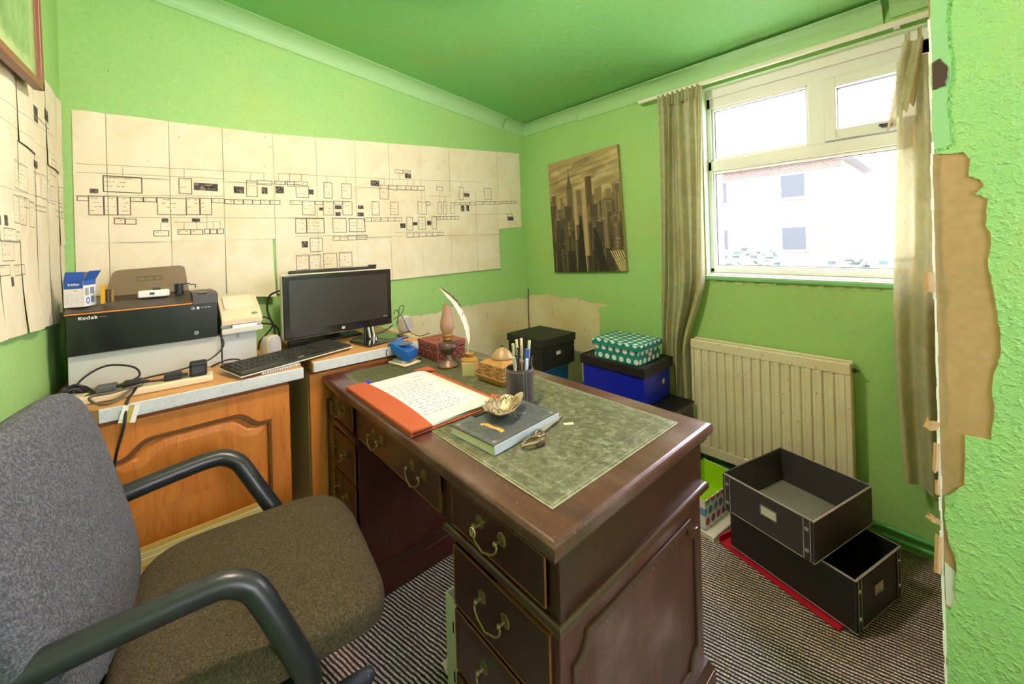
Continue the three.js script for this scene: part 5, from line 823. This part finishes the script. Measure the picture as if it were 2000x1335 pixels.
  const lf = []; for (let i = 0; i < 16; i++) { const a = i / 16 * Math.PI * 2; lf.push(tube([[0.038 * Math.cos(a), 0.02, 0.033 * Math.sin(a)], [0.05 * Math.cos(a + 0.1), 0.028 + 0.006 * Math.sin(i * 2.1), 0.042 * Math.sin(a + 0.1)], [0.056 * Math.cos(a + 0.3), 0.036 + 0.005 * Math.sin(i * 2.1), 0.046 * Math.sin(a + 0.3)], [0.05 * Math.cos(a + 0.42), 0.026, 0.042 * Math.sin(a + 0.42)]], 0.0014, 12, 5)); } L(dz, 'openwork_rim', lf, M('#8d7648', 0.4, { metalness: 0.6 }));
  solo('leather_strap', 'short black strap with two brass studs poking from under the dish', 'strap', [B(0.665, 0.712, TY + 0.0245, TY + 0.0275, -0.936, -0.924, 0.001)], M('#16171a', 0.5)).add(mesh('stud', [new THREE.SphereGeometry(0.003, 8, 8).translate(0.008, 0.0035, 0), new THREE.SphereGeometry(0.003, 8, 8).translate(0.016, 0.0035, 0)], brass));
}
{ // letter opener
  const g = thing('letter_opener', 'brass letter opener with curled bow handle beside the album', 'letter opener', [0.74, TY, -0.742]), m = M('#8c7d64', 0.35, { metalness: 0.75 });
  const bl = extr([[0, -0.006], [0.12, -0.004], [0.152, 0.001], [0.12, 0.004], [0, 0.006]], 0.0018, 0.0007).rotateX(-Math.PI / 2).rotateY(0.22).translate(-0.008, 0.006, -0.01); L(g, 'blade', bl, M('#c2b9a4', 0.3, { metalness: 0.8 }));
  L(g, 'handle', [tube([[-0.068, 0.006, 0.004], [-0.05, 0.012, 0.018], [-0.02, 0.014, 0.026], [-0.002, 0.01, 0.014], [-0.012, 0.01, -0.002], [-0.04, 0.012, -0.006], [-0.066, 0.007, 0.002]], 0.0042, 40, 8), tube([[-0.012, 0.008, -0.004], [0.004, 0.012, -0.018], [0.024, 0.01, -0.016], [0.018, 0.007, -0.002], [-0.004, 0.008, 0.002]], 0.003, 30, 8), B(-0.034, -0.006, 0.001, 0.018, 0.016, 0.028, 0.003)], m);
}
solo('paper_scrap', 'torn slip of masking tape on the green leather', 'scrap', B(-0.014, 0.014, 0, 0.001, -0.006, 0.006).rotateY(-0.6).translate(0.862, TY, -0.746), M('#e6dcb8', 0.85));
// ================= things on the worktop =================
const WY = WT + 0.0014;
const text = (w, h, bg, fn) => canvas(w, h, (x) => { x.fillStyle = bg; x.fillRect(0, 0, w, h); fn(x); });
const face = (w, h, x, y, z) => new THREE.PlaneGeometry(w, h).translate(x, y, z);
const gloss = MP('#15171b', 0.18, { clearcoat: 0.6, clearcoatRoughness: 0.08 });
{ // grey stand
  const g = thing('printer_stand', 'long pale grey riser box under the printer', 'stand', [-0.015, WY, -2.1]), m = M('#c3c7c2', 0.5);
  W(g, 'front_board', B(-0.222, 0.185, WY, 0.962, -1.962, -1.95, 0.002), m); W(g, 'top_board', B(-0.222, 0.185, 0.948, 0.9615, -2.26, -1.962, 0.002), m); W(g, 'end_board', B(0.173, 0.185, WY, 0.948, -2.26, -1.962, 0.002), m); W(g, 'end_board', B(-0.222, -0.21, WY, 0.948, -2.26, -1.962, 0.002), m);
  const h = thing('grey_file_box', 'plain light grey box under the small label printer', 'box', [0.25, WY, -2.08]); W(h, 'body', B(0.19, 0.306, WY, 0.958, -2.22, -1.955, 0.003), M('#bcc4c8', 0.5)); W(h, 'lid', B(0.189, 0.307, 0.958, 0.968, -2.222, -1.953, 0.003), M('#c4cacc', 0.5)); W(h, 'clip', B(0.238, 0.246, 0.945, 0.962, -1.953, -1.949, 0.001), M('#9aa2a6', 0.4));
}
{ // printer
  const g = thing('printer', 'black inkjet printer with amber trim and raised paper support', 'printer', [-0.025, 0.963, -2.08]), x0 = -0.225, x1 = 0.176, y0 = 0.964, y1 = 1.1, zf = -1.93, zb = -2.23;
  W(g, 'body', B(x0, x1, y0, y1, zb, zf - 0.006, 0.008), M('#1b1d20', 0.4));
  const frontMap = text(1024, 350, '#141719', (x) => {
    x.strokeStyle = '#05060a'; x.lineWidth = 5; x.strokeRect(200, 40, 610, 300); x.beginPath(); x.moveTo(815, 20); x.lineTo(815, 350); x.stroke();
    x.fillStyle = '#e8e9ea'; x.font = 'bold 40px sans-serif'; x.fillText('Kodak', 70, 42); x.fillStyle = '#80868a'; x.fillRect(200, 26, 46, 4);
    x.strokeStyle = '#d8dadc'; x.lineWidth = 4; x.beginPath(); x.ellipse(838, 40, 14, 10, 0, 0, 7); x.stroke(); x.fillStyle = '#d8dadc'; x.beginPath(); x.arc(838, 40, 4, 0, 7); x.fill(); x.fillRect(866, 26, 20, 26); x.fillRect(902, 36, 12, 5); x.fillRect(924, 36, 22, 5); x.fillRect(954, 36, 22, 5);
    x.strokeRect(846, 282, 26, 26); x.beginPath(); x.moveTo(852, 302); x.lineTo(866, 288); x.stroke();
  });
  W(g, 'front_panel', [B(x0 + 0.002, x1 - 0.002, y0 + 0.004, y1 - 0.002, zf - 0.008, zf - 0.0015, 0.002)], M('#141719', 0.3)); W(g, 'printed_fascia', face(x1 - x0 - 0.006, y1 - y0 - 0.008, (x0 + x1) / 2, (y0 + y1) / 2 + 0.001, zf - 0.0008), MP(0xffffff, 0.22, { map: frontMap, clearcoat: 0.5, clearcoatRoughness: 0.1 }));
  W(g, 'amber_trim', B(x0, 0.1, y1 - 0.001, y1 + 0.0035, zf - 0.004, zf + 0.001, 0.0012), M('#d28a1e', 0.35));
  const lid = extr([[2.23, 1.1], [1.934, 1.1], [1.934, 1.106], [2.02, 1.124], [2.16, 1.134], [2.23, 1.128]].map(([a, b]) => [-a, b]), 0.325, 0.002).applyMatrix4(new THREE.Matrix4().makeBasis(V(0, 0, 1), V(0, 1, 0), V(-1, 0, 0))).translate(0.1, 0, 0); W(g, 'scanner_lid', lid, M('#3a342e', 0.4));
  W(g, 'control_panel', extr([[-2.2, 1.1], [-1.93, 1.1], [-1.932, 1.13], [-1.99, 1.136], [-2.2, 1.13]], 0.074, 0.002).applyMatrix4(new THREE.Matrix4().makeBasis(V(0, 0, 1), V(0, 1, 0), V(-1, 0, 0))).translate(0.176, 0, 0), M('#33302c', 0.4));
  W(g, 'control_button', B(0.118, 0.145, 1.137, 1.1395, -1.972, -1.955, 0.001), M('#8b8880', 0.4));
  // upright paper support
  const tr = new THREE.Shape(); tr.moveTo(-0.15, 0); tr.lineTo(0.1, 0); tr.lineTo(0.09, 0.1); tr.quadraticCurveTo(0.088, 0.115, 0.07, 0.116); tr.lineTo(-0.105, 0.108); tr.quadraticCurveTo(-0.12, 0.107, -0.125, 0.095); tr.closePath();
  const tray = extr(tr, 0.006, 0.002).rotateX(-0.3).translate(0, 1.126, -2.168); W(g, 'paper_support', tray, MP('#7a6650', 0.3, { clearcoat: 0.3 }));
  const ic = []; for (let i = 0; i < 3; i++) { const q = mg([B(-0.012, 0.012, 0, 0.001, 0, 0.001), B(-0.012, 0.012, 0.018, 0.019, 0, 0.001), B(-0.012, -0.011, 0, 0.019, 0, 0.001), B(0.011, 0.012, 0, 0.019, 0, 0.001)]); q.rotateX(-0.3).translate(-0.045 + i * 0.026, 1.186, -2.176); ic.push(q); } W(g, 'tray_icons', ic, M('#40362a', 0.5));
  W(g, 'tray_trim', B(-0.14, 0.09, 1.128, 1.131, -2.158, -2.15, 0.001), M('#c8902e', 0.4));
}
{ // small carton on the printer
  const cm = text(512, 640, '#f0f1f0', (x) => { x.fillStyle = '#1f55b0'; x.beginPath(); x.moveTo(0, 0); x.lineTo(512, 0); x.lineTo(512, 190); x.lineTo(0, 200); x.fill(); x.fillStyle = '#ffffff'; x.font = 'bold 84px sans-serif'; x.fillText('brother', 110, 120); x.strokeStyle = '#b8bcbe'; x.lineWidth = 6; x.strokeRect(110, 330, 110, 220); x.beginPath(); x.ellipse(330, 460, 34, 60, 0, 0, 7); x.stroke(); x.fillStyle = '#e0a878'; x.fillRect(280, 230, 60, 26); });
  const cm2 = text(512, 640, '#e8ecf0', (x) => { x.fillStyle = '#2a5fb4'; x.fillRect(0, 0, 512, 120); x.fillStyle = '#9aa2a0'; x.fillRect(60, 190, 150, 180); x.fillStyle = '#3a6cb8'; x.beginPath(); x.arc(180, 500, 80, 0, 7); x.fill(); x.fillStyle = '#e8ecf0'; x.beginPath(); x.arc(180, 500, 46, 0, 7); x.fill(); x.fillStyle = '#7a94b8'; x.fillRect(270, 180, 160, 160); x.fillStyle = '#5a7cb0'; x.fillRect(300, 400, 130, 160); });
  const g = thing('ink_carton', 'small white and blue open carton standing on the printer', 'carton', [-0.184, 1.122, -1.96], { rot: -0.5 }), a = 0.053, h = 0.088, card = M('#d9d2c4', 0.7);
  L(g, 'body', B(-a, 0, 0, h, -a, 0, 0.001), card); L(g, 'front_print', face(a, h, -a / 2, h / 2, 0.0008), M(0xffffff, 0.5, { map: cm })); const s = new THREE.PlaneGeometry(a, h).rotateY(Math.PI / 2).translate(0.0008, h / 2, -a / 2); L(g, 'side_print', s, M(0xffffff, 0.5, { map: cm2 }));
  L(g, 'flap', B(-a, 0, 0, 0.03, -0.001, 0.0005).rotateX(-0.25).translate(0, h, 0), M('#1f55b0', 0.5)); L(g, 'flap', B(0, 0.001, 0, 0.036, -a, 0).rotateZ(-0.5).translate(0, h, 0), M('#2a60b8', 0.5)); L(g, 'flap', B(-a, 0, 0, 0.03, 0, 0.001).rotateX(-0.5).translate(0, h, -a), M('#8e7c66', 0.8));
  const y = thing('battery_pack', 'narrow yellow battery pack beside the white and blue carton', 'battery pack', [-0.137, 1.126, -1.985], { rot: -0.2 }); L(y, 'card', B(-0.006, 0.004, 0, 0.062, -0.012, 0.012, 0.001), M('#d9a520', 0.5)); for (let i = 0; i < 2; i++) L(y, 'battery', rod([0.01 + i * 0.011, 0.002, 0], [0.01 + i * 0.011, 0.048, 0], 0.005), M(i ? '#8a6a3a' : '#4a4a40', 0.4, { metalness: 0.5 }));
  const w = thing('white_adapter', 'small white gadget lying on the printer lid', 'gadget', [-0.008, 1.13, -2.04]); W(w, 'case', B(-0.053, 0.037, 1.13, 1.156, -2.06, -2.015, 0.006), M('#e9e9e4', 0.4)); W(w, 'lens', B(-0.02, -0.006, 1.14, 1.149, -2.0152, -2.0142), M('#3a3a3a', 0.3)); W(w, 'latch', B(-0.012, 0.012, 1.156, 1.164, -2.05, -2.03, 0.002), M('#33302c', 0.5));
  const k = thing('webcam_clip', 'black webcam with bent clip on the printer lid', 'webcam', [0.07, 1.131, -2.05]); W(k, 'body', rod([0.066, 1.131, -2.05], [0.066, 1.172, -2.05], 0.014, 0.014, 20), M('#1b1d22', 0.35)); W(k, 'clip', [B(0.05, 0.1, 1.168, 1.173, -2.062, -2.04, 0.001), B(0.098, 0.118, 1.164, 1.167, -2.054, -2.048), B(0.115, 0.118, 1.15, 1.167, -2.054, -2.048)], M('#202228', 0.35));
}
{ // label printer
  const g = thing('label_printer', 'small cream label printer with green button on the grey box', 'label printer', [0.26, 0.97, -2.05]), c = M('#e4d3b4', 0.45), c2 = M('#d9dcd4', 0.45), bx = (x0, x1, pts, m, n) => W(g, n, extr(pts, x1 - x0, 0.003).applyMatrix4(new THREE.Matrix4().makeBasis(V(0, 0, 1), V(0, 1, 0), V(-1, 0, 0))).translate(x1, 0, 0), m);
  bx(0.19, 0.322, [[-2.2, 0.972], [-1.93, 0.972], [-1.928, 0.985], [-1.965, 0.986], [-1.965, 1.004], [-2.2, 1.01]], c2, 'base_shell');
  bx(0.19, 0.322, [[-2.2, 1.01], [-1.93, 1.006], [-1.928, 1.02], [-1.975, 1.05], [-2.08, 1.098], [-2.2, 1.1]], c, 'cover');
  bx(0.205, 0.302, [[-2.07, 1.096], [-1.985, 1.056], [-1.982, 1.06], [-2.07, 1.1]], M('#ece2cc', 0.45), 'label_hatch');
  W(g, 'paper_slot', B(0.222, 0.305, 0.985, 1.0, -1.966, -1.93), M('#eef0f2', 0.6)); W(g, 'feed_button', new THREE.SphereGeometry(0.01, 16, 10).scale(1.2, 0.5, 0.8).rotateX(0.5).translate(0.3, 1.036, -1.95), M('#5f8a68', 0.35)); W(g, 'printed_marks', [B(0.205, 0.24, 0, 0.0006, -0.0012, 0.0012).rotateX(0.58).translate(0, 1.0285, -1.941), B(0.262, 0.285, 0, 0.0006, -0.001, 0.001).rotateX(0.58).translate(0, 1.03, -1.943), B(0.22, 0.224, 0, 0.0006, -0.0015, 0.0015).rotateX(0.44).translate(0, 1.076, -2.025)], M('#33302a', 0.7));
}
function speaker(label, x, z, rot, tilt) {
  const g = thing('speaker', label, 'speaker', [x, WY, z], { rot, group: 'computer speakers' }); const b = cushion(0.062, 0.09, 0.06, 3.2, 0, 36); b.rotateX(-tilt).translate(0, 0.046, 0); L(g, 'cabinet', b, M('#c5bcae', 0.4)); const f = cushion(0.05, 0.076, 0.012, 3, 0, 36); f.translate(0, 0, 0.026).rotateX(-tilt).translate(0, 0.046, 0); L(g, 'grille', f, M('#a6a4a6', 0.6)); L(g, 'badge', B(-0.012, 0.012, -0.029, -0.027, 0.032, 0.0335).rotateX(-tilt).translate(0, 0.046, 0), M('#e4e4e4', 0.5)); return g;
}
speaker('grey speaker between the label printer and the monitor', 0.354, -1.93, 0.35, 0.1); speaker('grey speaker with a cable bundle on top, right of the monitor', 0.945, -1.9, 0.3, 0.12);
{ // monitor
  const g = thing('monitor', 'black widescreen monitor with pale edge, standing in front of another', 'monitor', [0.645, WY, -1.9]), x0 = 0.395, x1 = 0.888, y0 = 0.903, y1 = 1.186, zf = -1.915;
  W(g, 'casing', B(x0, x1, y0, y1, zf - 0.045, zf - 0.004, 0.012, 4), M('#c2bfb4', 0.35)); W(g, 'bezel', B(x0 + 0.004, x1 - 0.004, y0 + 0.004, y1 - 0.004, zf - 0.012, zf, 0.009, 4), gloss);
  W(g, 'screen', B(x0 + 0.028, x1 - 0.026, y0 + 0.04, y1 - 0.026, zf - 0.004, zf + 0.0008), MP('#2b2a25', 0.3, { clearcoat: 0.3, clearcoatRoughness: 0.2 })); W(g, 'maker_badge', face(0.014, 0.011, 0.645, y0 + 0.022, zf + 0.0006), M(0xffffff, 0.4, { map: text(128, 100, '#c9ccce', (x) => { x.fillStyle = '#3a3e44'; x.font = 'italic bold 80px sans-serif'; x.fillText('hp', 18, 74); }) })); W(g, 'model_print', B(0.838, 0.858, y0 + 0.046, y0 + 0.049, zf + 0.0006, zf + 0.0012), M('#c9ccce', 0.5));
  W(g, 'neck', [B(0.745, 0.79, WY + 0.01, 0.96, -1.935, -1.92, 0.004), B(0.735, 0.8, 0.915, 0.945, -1.965, -1.925, 0.004)], M('#2a3038', 0.3)); const hb = B(-0.11, 0.11, 0, 0.012, -0.08, 0.08, 0.005).rotateY(0.18).translate(0.79, WY, -1.855); W(g, 'base', hb, gloss); W(g, 'swivel_disc', new THREE.CylinderGeometry(0.022, 0.022, 0.006, 24).translate(0.768, WY + 0.016, -1.875), chrome); W(g, 'clamp', [rod([0.755, WY + 0.012, -1.88], [0.755, 0.91, -1.9], 0.006), rod([0.775, WY + 0.012, -1.88], [0.775, 0.91, -1.9], 0.006)], chrome);
  const r = thing('monitor', 'rear monitor, only its top edge showing above the front one', 'monitor', [0.68, WY, -2.12]); W(r, 'casing', B(0.466, 0.888, 0.93, 1.192, -2.13, -2.1, 0.006), M('#2a2623', 0.4)); W(r, 'webcam', B(0.85, 0.89, 1.188, 1.2, -2.125, -2.1, 0.003), M('#1d1c1c', 0.35)); W(r, 'neck', B(0.62, 0.7, WY + 0.01, 0.96, -2.14, -2.122, 0.003), M('#1c1d20', 0.4)); W(r, 'base', B(0.55, 0.78, WY, WY + 0.012, -2.2, -2.04, 0.005), M('#1c1d20', 0.4)); W(r, 'foot_bar', B(0.44, 0.53, WY, WY + 0.03, -2.06, -2.03, 0.004), M('#17181b', 0.4)); W(r, 'foot_bar', B(0.52, 0.56, WY, WY + 0.012, -2.06, -2.03, 0.002), M('#17181b', 0.4));
}
{ // keyboard on a spiral pad
  const n = thing('spiral_notepad', 'spiral bound notepad under the left half of the keyboard', 'notepad', [0.34, WY, -1.74], { rot: 0.2 }); L(n, 'pages', B(-0.075, 0.06, 0, 0.008, -0.08, 0.05, 0.001), M('#e2e4e6', 0.8)); const sp = []; for (let i = 0; i < 16; i++) sp.push(new THREE.TorusGeometry(0.006, 0.0009, 5, 12).rotateY(Math.PI / 2).translate(-0.07 + i * 0.0082, 0.005, 0.052)); L(n, 'wire_spiral', sp, M('#3a4a78', 0.4, { metalness: 0.4 }));
  const g = thing('keyboard', 'slim black keyboard with silver edge lying across both worktops', 'keyboard', [0.4, WY + 0.009, -1.795], { rot: 0.3 }); const tilt = (q) => q.rotateX(0.06).translate(0, 0.006, 0);
  L(g, 'body', tilt(B(-0.222, 0.222, 0, 0.012, -0.078, 0.078, 0.005)), M('#24231f', 0.4)); L(g, 'silver_edge', tilt(B(-0.224, 0.224, -0.001, 0.004, -0.08, 0.081, 0.003)), M('#cdcac0', 0.35));
  L(g, 'palm_rest', tilt(B(-0.215, 0.215, 0.0115, 0.0128, 0.05, 0.076, 0.0005)), M('#2c2b26', 0.35)); L(g, 'badge', tilt(B(-0.012, 0.012, 0.0128, 0.0134, 0.058, 0.064)), M('#c8c8c4', 0.4));
  const kg = B(-0.0082, 0.0082, 0, 0.004, -0.0082, 0.0082, 0.0015, 1), km = M('#2b2a26', 0.5);
  for (let r = 0; r < 6; r++) for (let c = 0; c < 22; c++) { if (c === 15 && r < 5) continue; const q = mesh('key', kg, km); q.position.set(-0.202 + c * 0.0192 + (r % 2 ? 0.004 : 0) * (c < 15 ? 1 : 0), 0.017 - (-0.066 + r * 0.0205) * 0.06, -0.066 + r * 0.0205); q.rotation.x = 0.06; if (r === 5 && c > 3 && c < 9) { if (c === 4) { q.scale.x = 5.6; q.position.x = -0.202 + 6 * 0.0192; } else continue; } g.add(q); }
}
{ // extension lead with plugs
  const g = thing('extension_lead', 'cream extension lead laid along the worktop front edge', 'extension lead', [-0.03, WY, -1.765], { rot: -0.06 }), c = M('#e4d2b2', 0.45);
  L(g, 'body', B(-0.172, 0.172, 0, 0.024, -0.032, 0.032, 0.007), c); for (let i = 0; i < 4; i++) L(g, 'socket', B(-0.135 + i * 0.075, -0.085 + i * 0.075, 0.0235, 0.0245, -0.022, 0.022, 0.0004), M('#d8c4a0', 0.5));
  const bp = M('#1e2024', 0.4), plug = (x, l, s = 1, n = 'plug') => { const p = thing(n, l, 'plug', [-0.03 + x * Math.cos(0.06), WY + 0.025, -1.765 + x * 0.06], { rot: -0.06 }); return p; };
  let p = plug(0.132, 'square black power adapter at the right end of the extension lead', 1, 'power_adapter'); L(p, 'case', B(-0.024, 0.024, 0, 0.046, -0.024, 0.024, 0.006), bp); L(p, 'rating_label', B(-0.016, 0.016, 0.012, 0.034, 0.0238, 0.0245), M('#3a3e48', 0.5));
  for (const [x, l] of [[0.068, 'black plug beside the square adapter on the extension lead'], [-0.03, 'black plug in the middle socket of the extension lead'], [-0.09, 'grey ribbed plug left of the middle one on the extension lead']]) { p = plug(x, l); L(p, 'plug_body', B(-0.026, 0.022, 0, 0.02, -0.019, 0.019, 0.006), x < -0.05 ? M('#54565a', 0.45) : bp); L(p, 'cable_collar', rod([0.02, 0.009, 0], [0.036, 0.008, 0], 0.006, 0.0045), bp); }
}
{ // cables
  const cb = M('#1b1c1f', 0.5), cg = M('#5a544c', 0.5), cable = (label, pts, r, m = cb) => solo('cable', label, 'cable', tube(pts, r, Math.max(40, pts.length * 12), 7), m);
  const y = WY + 0.004;
  cable('black cable arching high in front of the grey riser', [[-0.2, y, -1.86], [-0.19, y + 0.04, -1.88], [-0.13, y + 0.075, -1.89], [-0.06, y + 0.055, -1.88], [-0.05, y + 0.03, -1.86], [-0.1, y + 0.012, -1.85], [-0.16, y, -1.84]], 0.0032);
  cable('thin black lead running from the printer corner down to the extension lead', [[0.18, 0.972, -1.935], [0.19, 0.93, -1.915], [0.15, 0.89, -1.9], [0.06, 0.872, -1.88], [-0.04, 0.868, -1.865], [-0.14, y, -1.87]], 0.003);
  cable('curved lead crossing the riser beside the grey box', [[0.15, y, -1.93], [0.2, y + 0.016, -1.925], [0.235, y + 0.012, -1.92], [0.25, y, -1.9]], 0.003);
  cable('black lead hanging over the worktop edge down the oak door', [[-0.05, y + 0.028, -1.75], [-0.062, y + 0.012, -1.715], [-0.072, y + 0.004, -1.672], [-0.08, 0.79, -1.648], [-0.1, 0.7, -1.662], [-0.108, 0.6, -1.665], [-0.1, 0.5, -1.666], [-0.1, 0.3, -1.668]], 0.0038);
  cable('brown lead looping over the front of the extension lead', [[-0.04, y + 0.03, -1.735], [-0.11, y + 0.024, -1.722], [-0.155, y + 0.022, -1.725], [-0.14, y + 0.006, -1.7], [-0.115, y + 0.002, -1.688], [-0.085, y + 0.01, -1.71], [-0.06, y + 0.026, -1.735]], 0.0035, cg);
  cable('lead lying along the top of the extension lead', [[0.07, y + 0.03, -1.745], [0.0, y + 0.03, -1.742], [-0.06, y + 0.034, -1.748], [-0.14, y + 0.028, -1.758], [-0.19, y + 0.008, -1.76]], 0.0033);
  for (let i = 0; i < 5; i++) cable(['thickest grey lead of the tangle at the left wall', 'black lead curling up the left wall', 'dark lead at the bottom of the left tangle', 'looped lead on top of the left tangle', 'lead dropping behind the chair from the tangle'][i], [[-0.17 + i * 0.006, y + 0.002 + i * 0.006, -1.84 + i * 0.02], [-0.2 + i * 0.004, y + 0.02 + (i % 3) * 0.012, -1.8 - i * 0.012], [-0.222 - (i % 2) * 0.006, y + 0.014 + i * 0.006, -1.76 + (i % 3) * 0.02], [-0.222, y - 0.004 - i * 0.012, -1.71 + i * 0.006], [-0.215 + (i % 2) * 0.02, y - 0.07 - i * 0.016, -1.672]], 0.0036 + (i === 0 ? 0.0016 : 0), i === 0 ? M('#77736c', 0.5) : i === 3 ? cg : cb);
  const bl = thing('power_brick', 'dark power brick in the cable tangle by the left wall', 'power supply', [-0.2, WY, -1.86]); W(bl, 'case', B(-0.235, -0.185, WY, WY + 0.03, -1.91, -1.83, 0.006), M('#2a2d2e', 0.4)); W(bl, 'rating_label', B(-0.225, -0.195, WY + 0.03, WY + 0.0306, -1.89, -1.85), M('#8a90a0', 0.5));
  const tg = thing('cable_tag', 'white paper tag wrapped on the cable over the worktop edge', 'tag', [-0.074, 0.795, -1.655], { rot: 0.1 }); L(tg, 'paper', [B(-0.02, -0.004, 0, 0.05, 0, 0.0012).rotateZ(-0.25), B(0.004, 0.018, 0, 0.052, 0.001, 0.002).rotateZ(-0.25)], M('#eceee8', 0.7)); L(tg, 'tape', B(-0.006, 0.006, 0.002, 0.05, 0.0015, 0.0025).rotateZ(-0.25), M('#b7a24a', 0.5));
  cable('black monitor cable hanging left of the screen', [[0.4, 1.12, -1.95], [0.362, 1.1, -1.97], [0.352, 1.05, -1.985], [0.362, 1.0, -1.985], [0.378, 0.96, -1.985], [0.374, 0.9, -1.985], [0.366, y + 0.002, -1.985]], 0.0042);
  cable('black cable looping between the label printer and the monitor', [[0.322, 0.985, -2.0], [0.336, 1.008, -1.995], [0.36, 0.998, -1.992], [0.372, 0.965, -1.995], [0.348, 0.93, -2.0], [0.325, 0.905, -2.0], [0.318, 0.87, -2.0]], 0.0036);
  cable('lower cable crossing behind the small grey speaker', [[0.322, 0.98, -2.02], [0.35, 0.976, -2.015], [0.385, 0.962, -2.01], [0.4, 0.93, -2.01], [0.396, 0.88, -2.01], [0.4, y + 0.002, -2.0]], 0.0034);
  cable('thin wire bundle sticking up above the right speaker', [[0.9, 0.9, -1.9], [0.915, 0.945, -1.905], [0.925, 0.985, -1.91], [0.945, 0.99, -1.91], [0.935, 0.955, -1.905], [0.92, 0.95, -1.9], [0.9, 0.975, -1.9], [0.885, 0.955, -1.9]], 0.0018);
  cable('wire draped over the right speaker towards the carved box', [[0.88, 0.93, -1.89], [0.91, 0.948, -1.87], [0.925, 0.91, -1.855], [0.935, 0.87, -1.83], [0.96, 0.85, -1.78], [0.985, TY + 0.09, -1.722]], 0.0018);
  cable('flat cable lying in front of the monitor base', [[0.95, y + 0.006, -1.86], [0.93, y + 0.02, -1.83], [0.89, y + 0.016, -1.82], [0.86, y + 0.004, -1.84], [0.88, y + 0.002, -1.875], [0.915, y + 0.004, -1.86]], 0.0022);
  cable('black cable coming round the monitor neck', [[0.885, 0.9, -1.91], [0.85, 0.885, -1.9], [0.8, 0.872, -1.905], [0.74, 0.865, -1.93], [0.7, y + 0.002, -1.96]], 0.0028);
  cable('short grey lead at the hole punch side of the worktop', [[0.8, y + 0.004, -1.74], [0.77, y + 0.002, -1.715], [0.752, 0.82, -1.695], [0.762, TY + 0.02, -1.688], [0.79, TY + 0.012, -1.69]], 0.0018);
}
renderer.render(scene, camera);
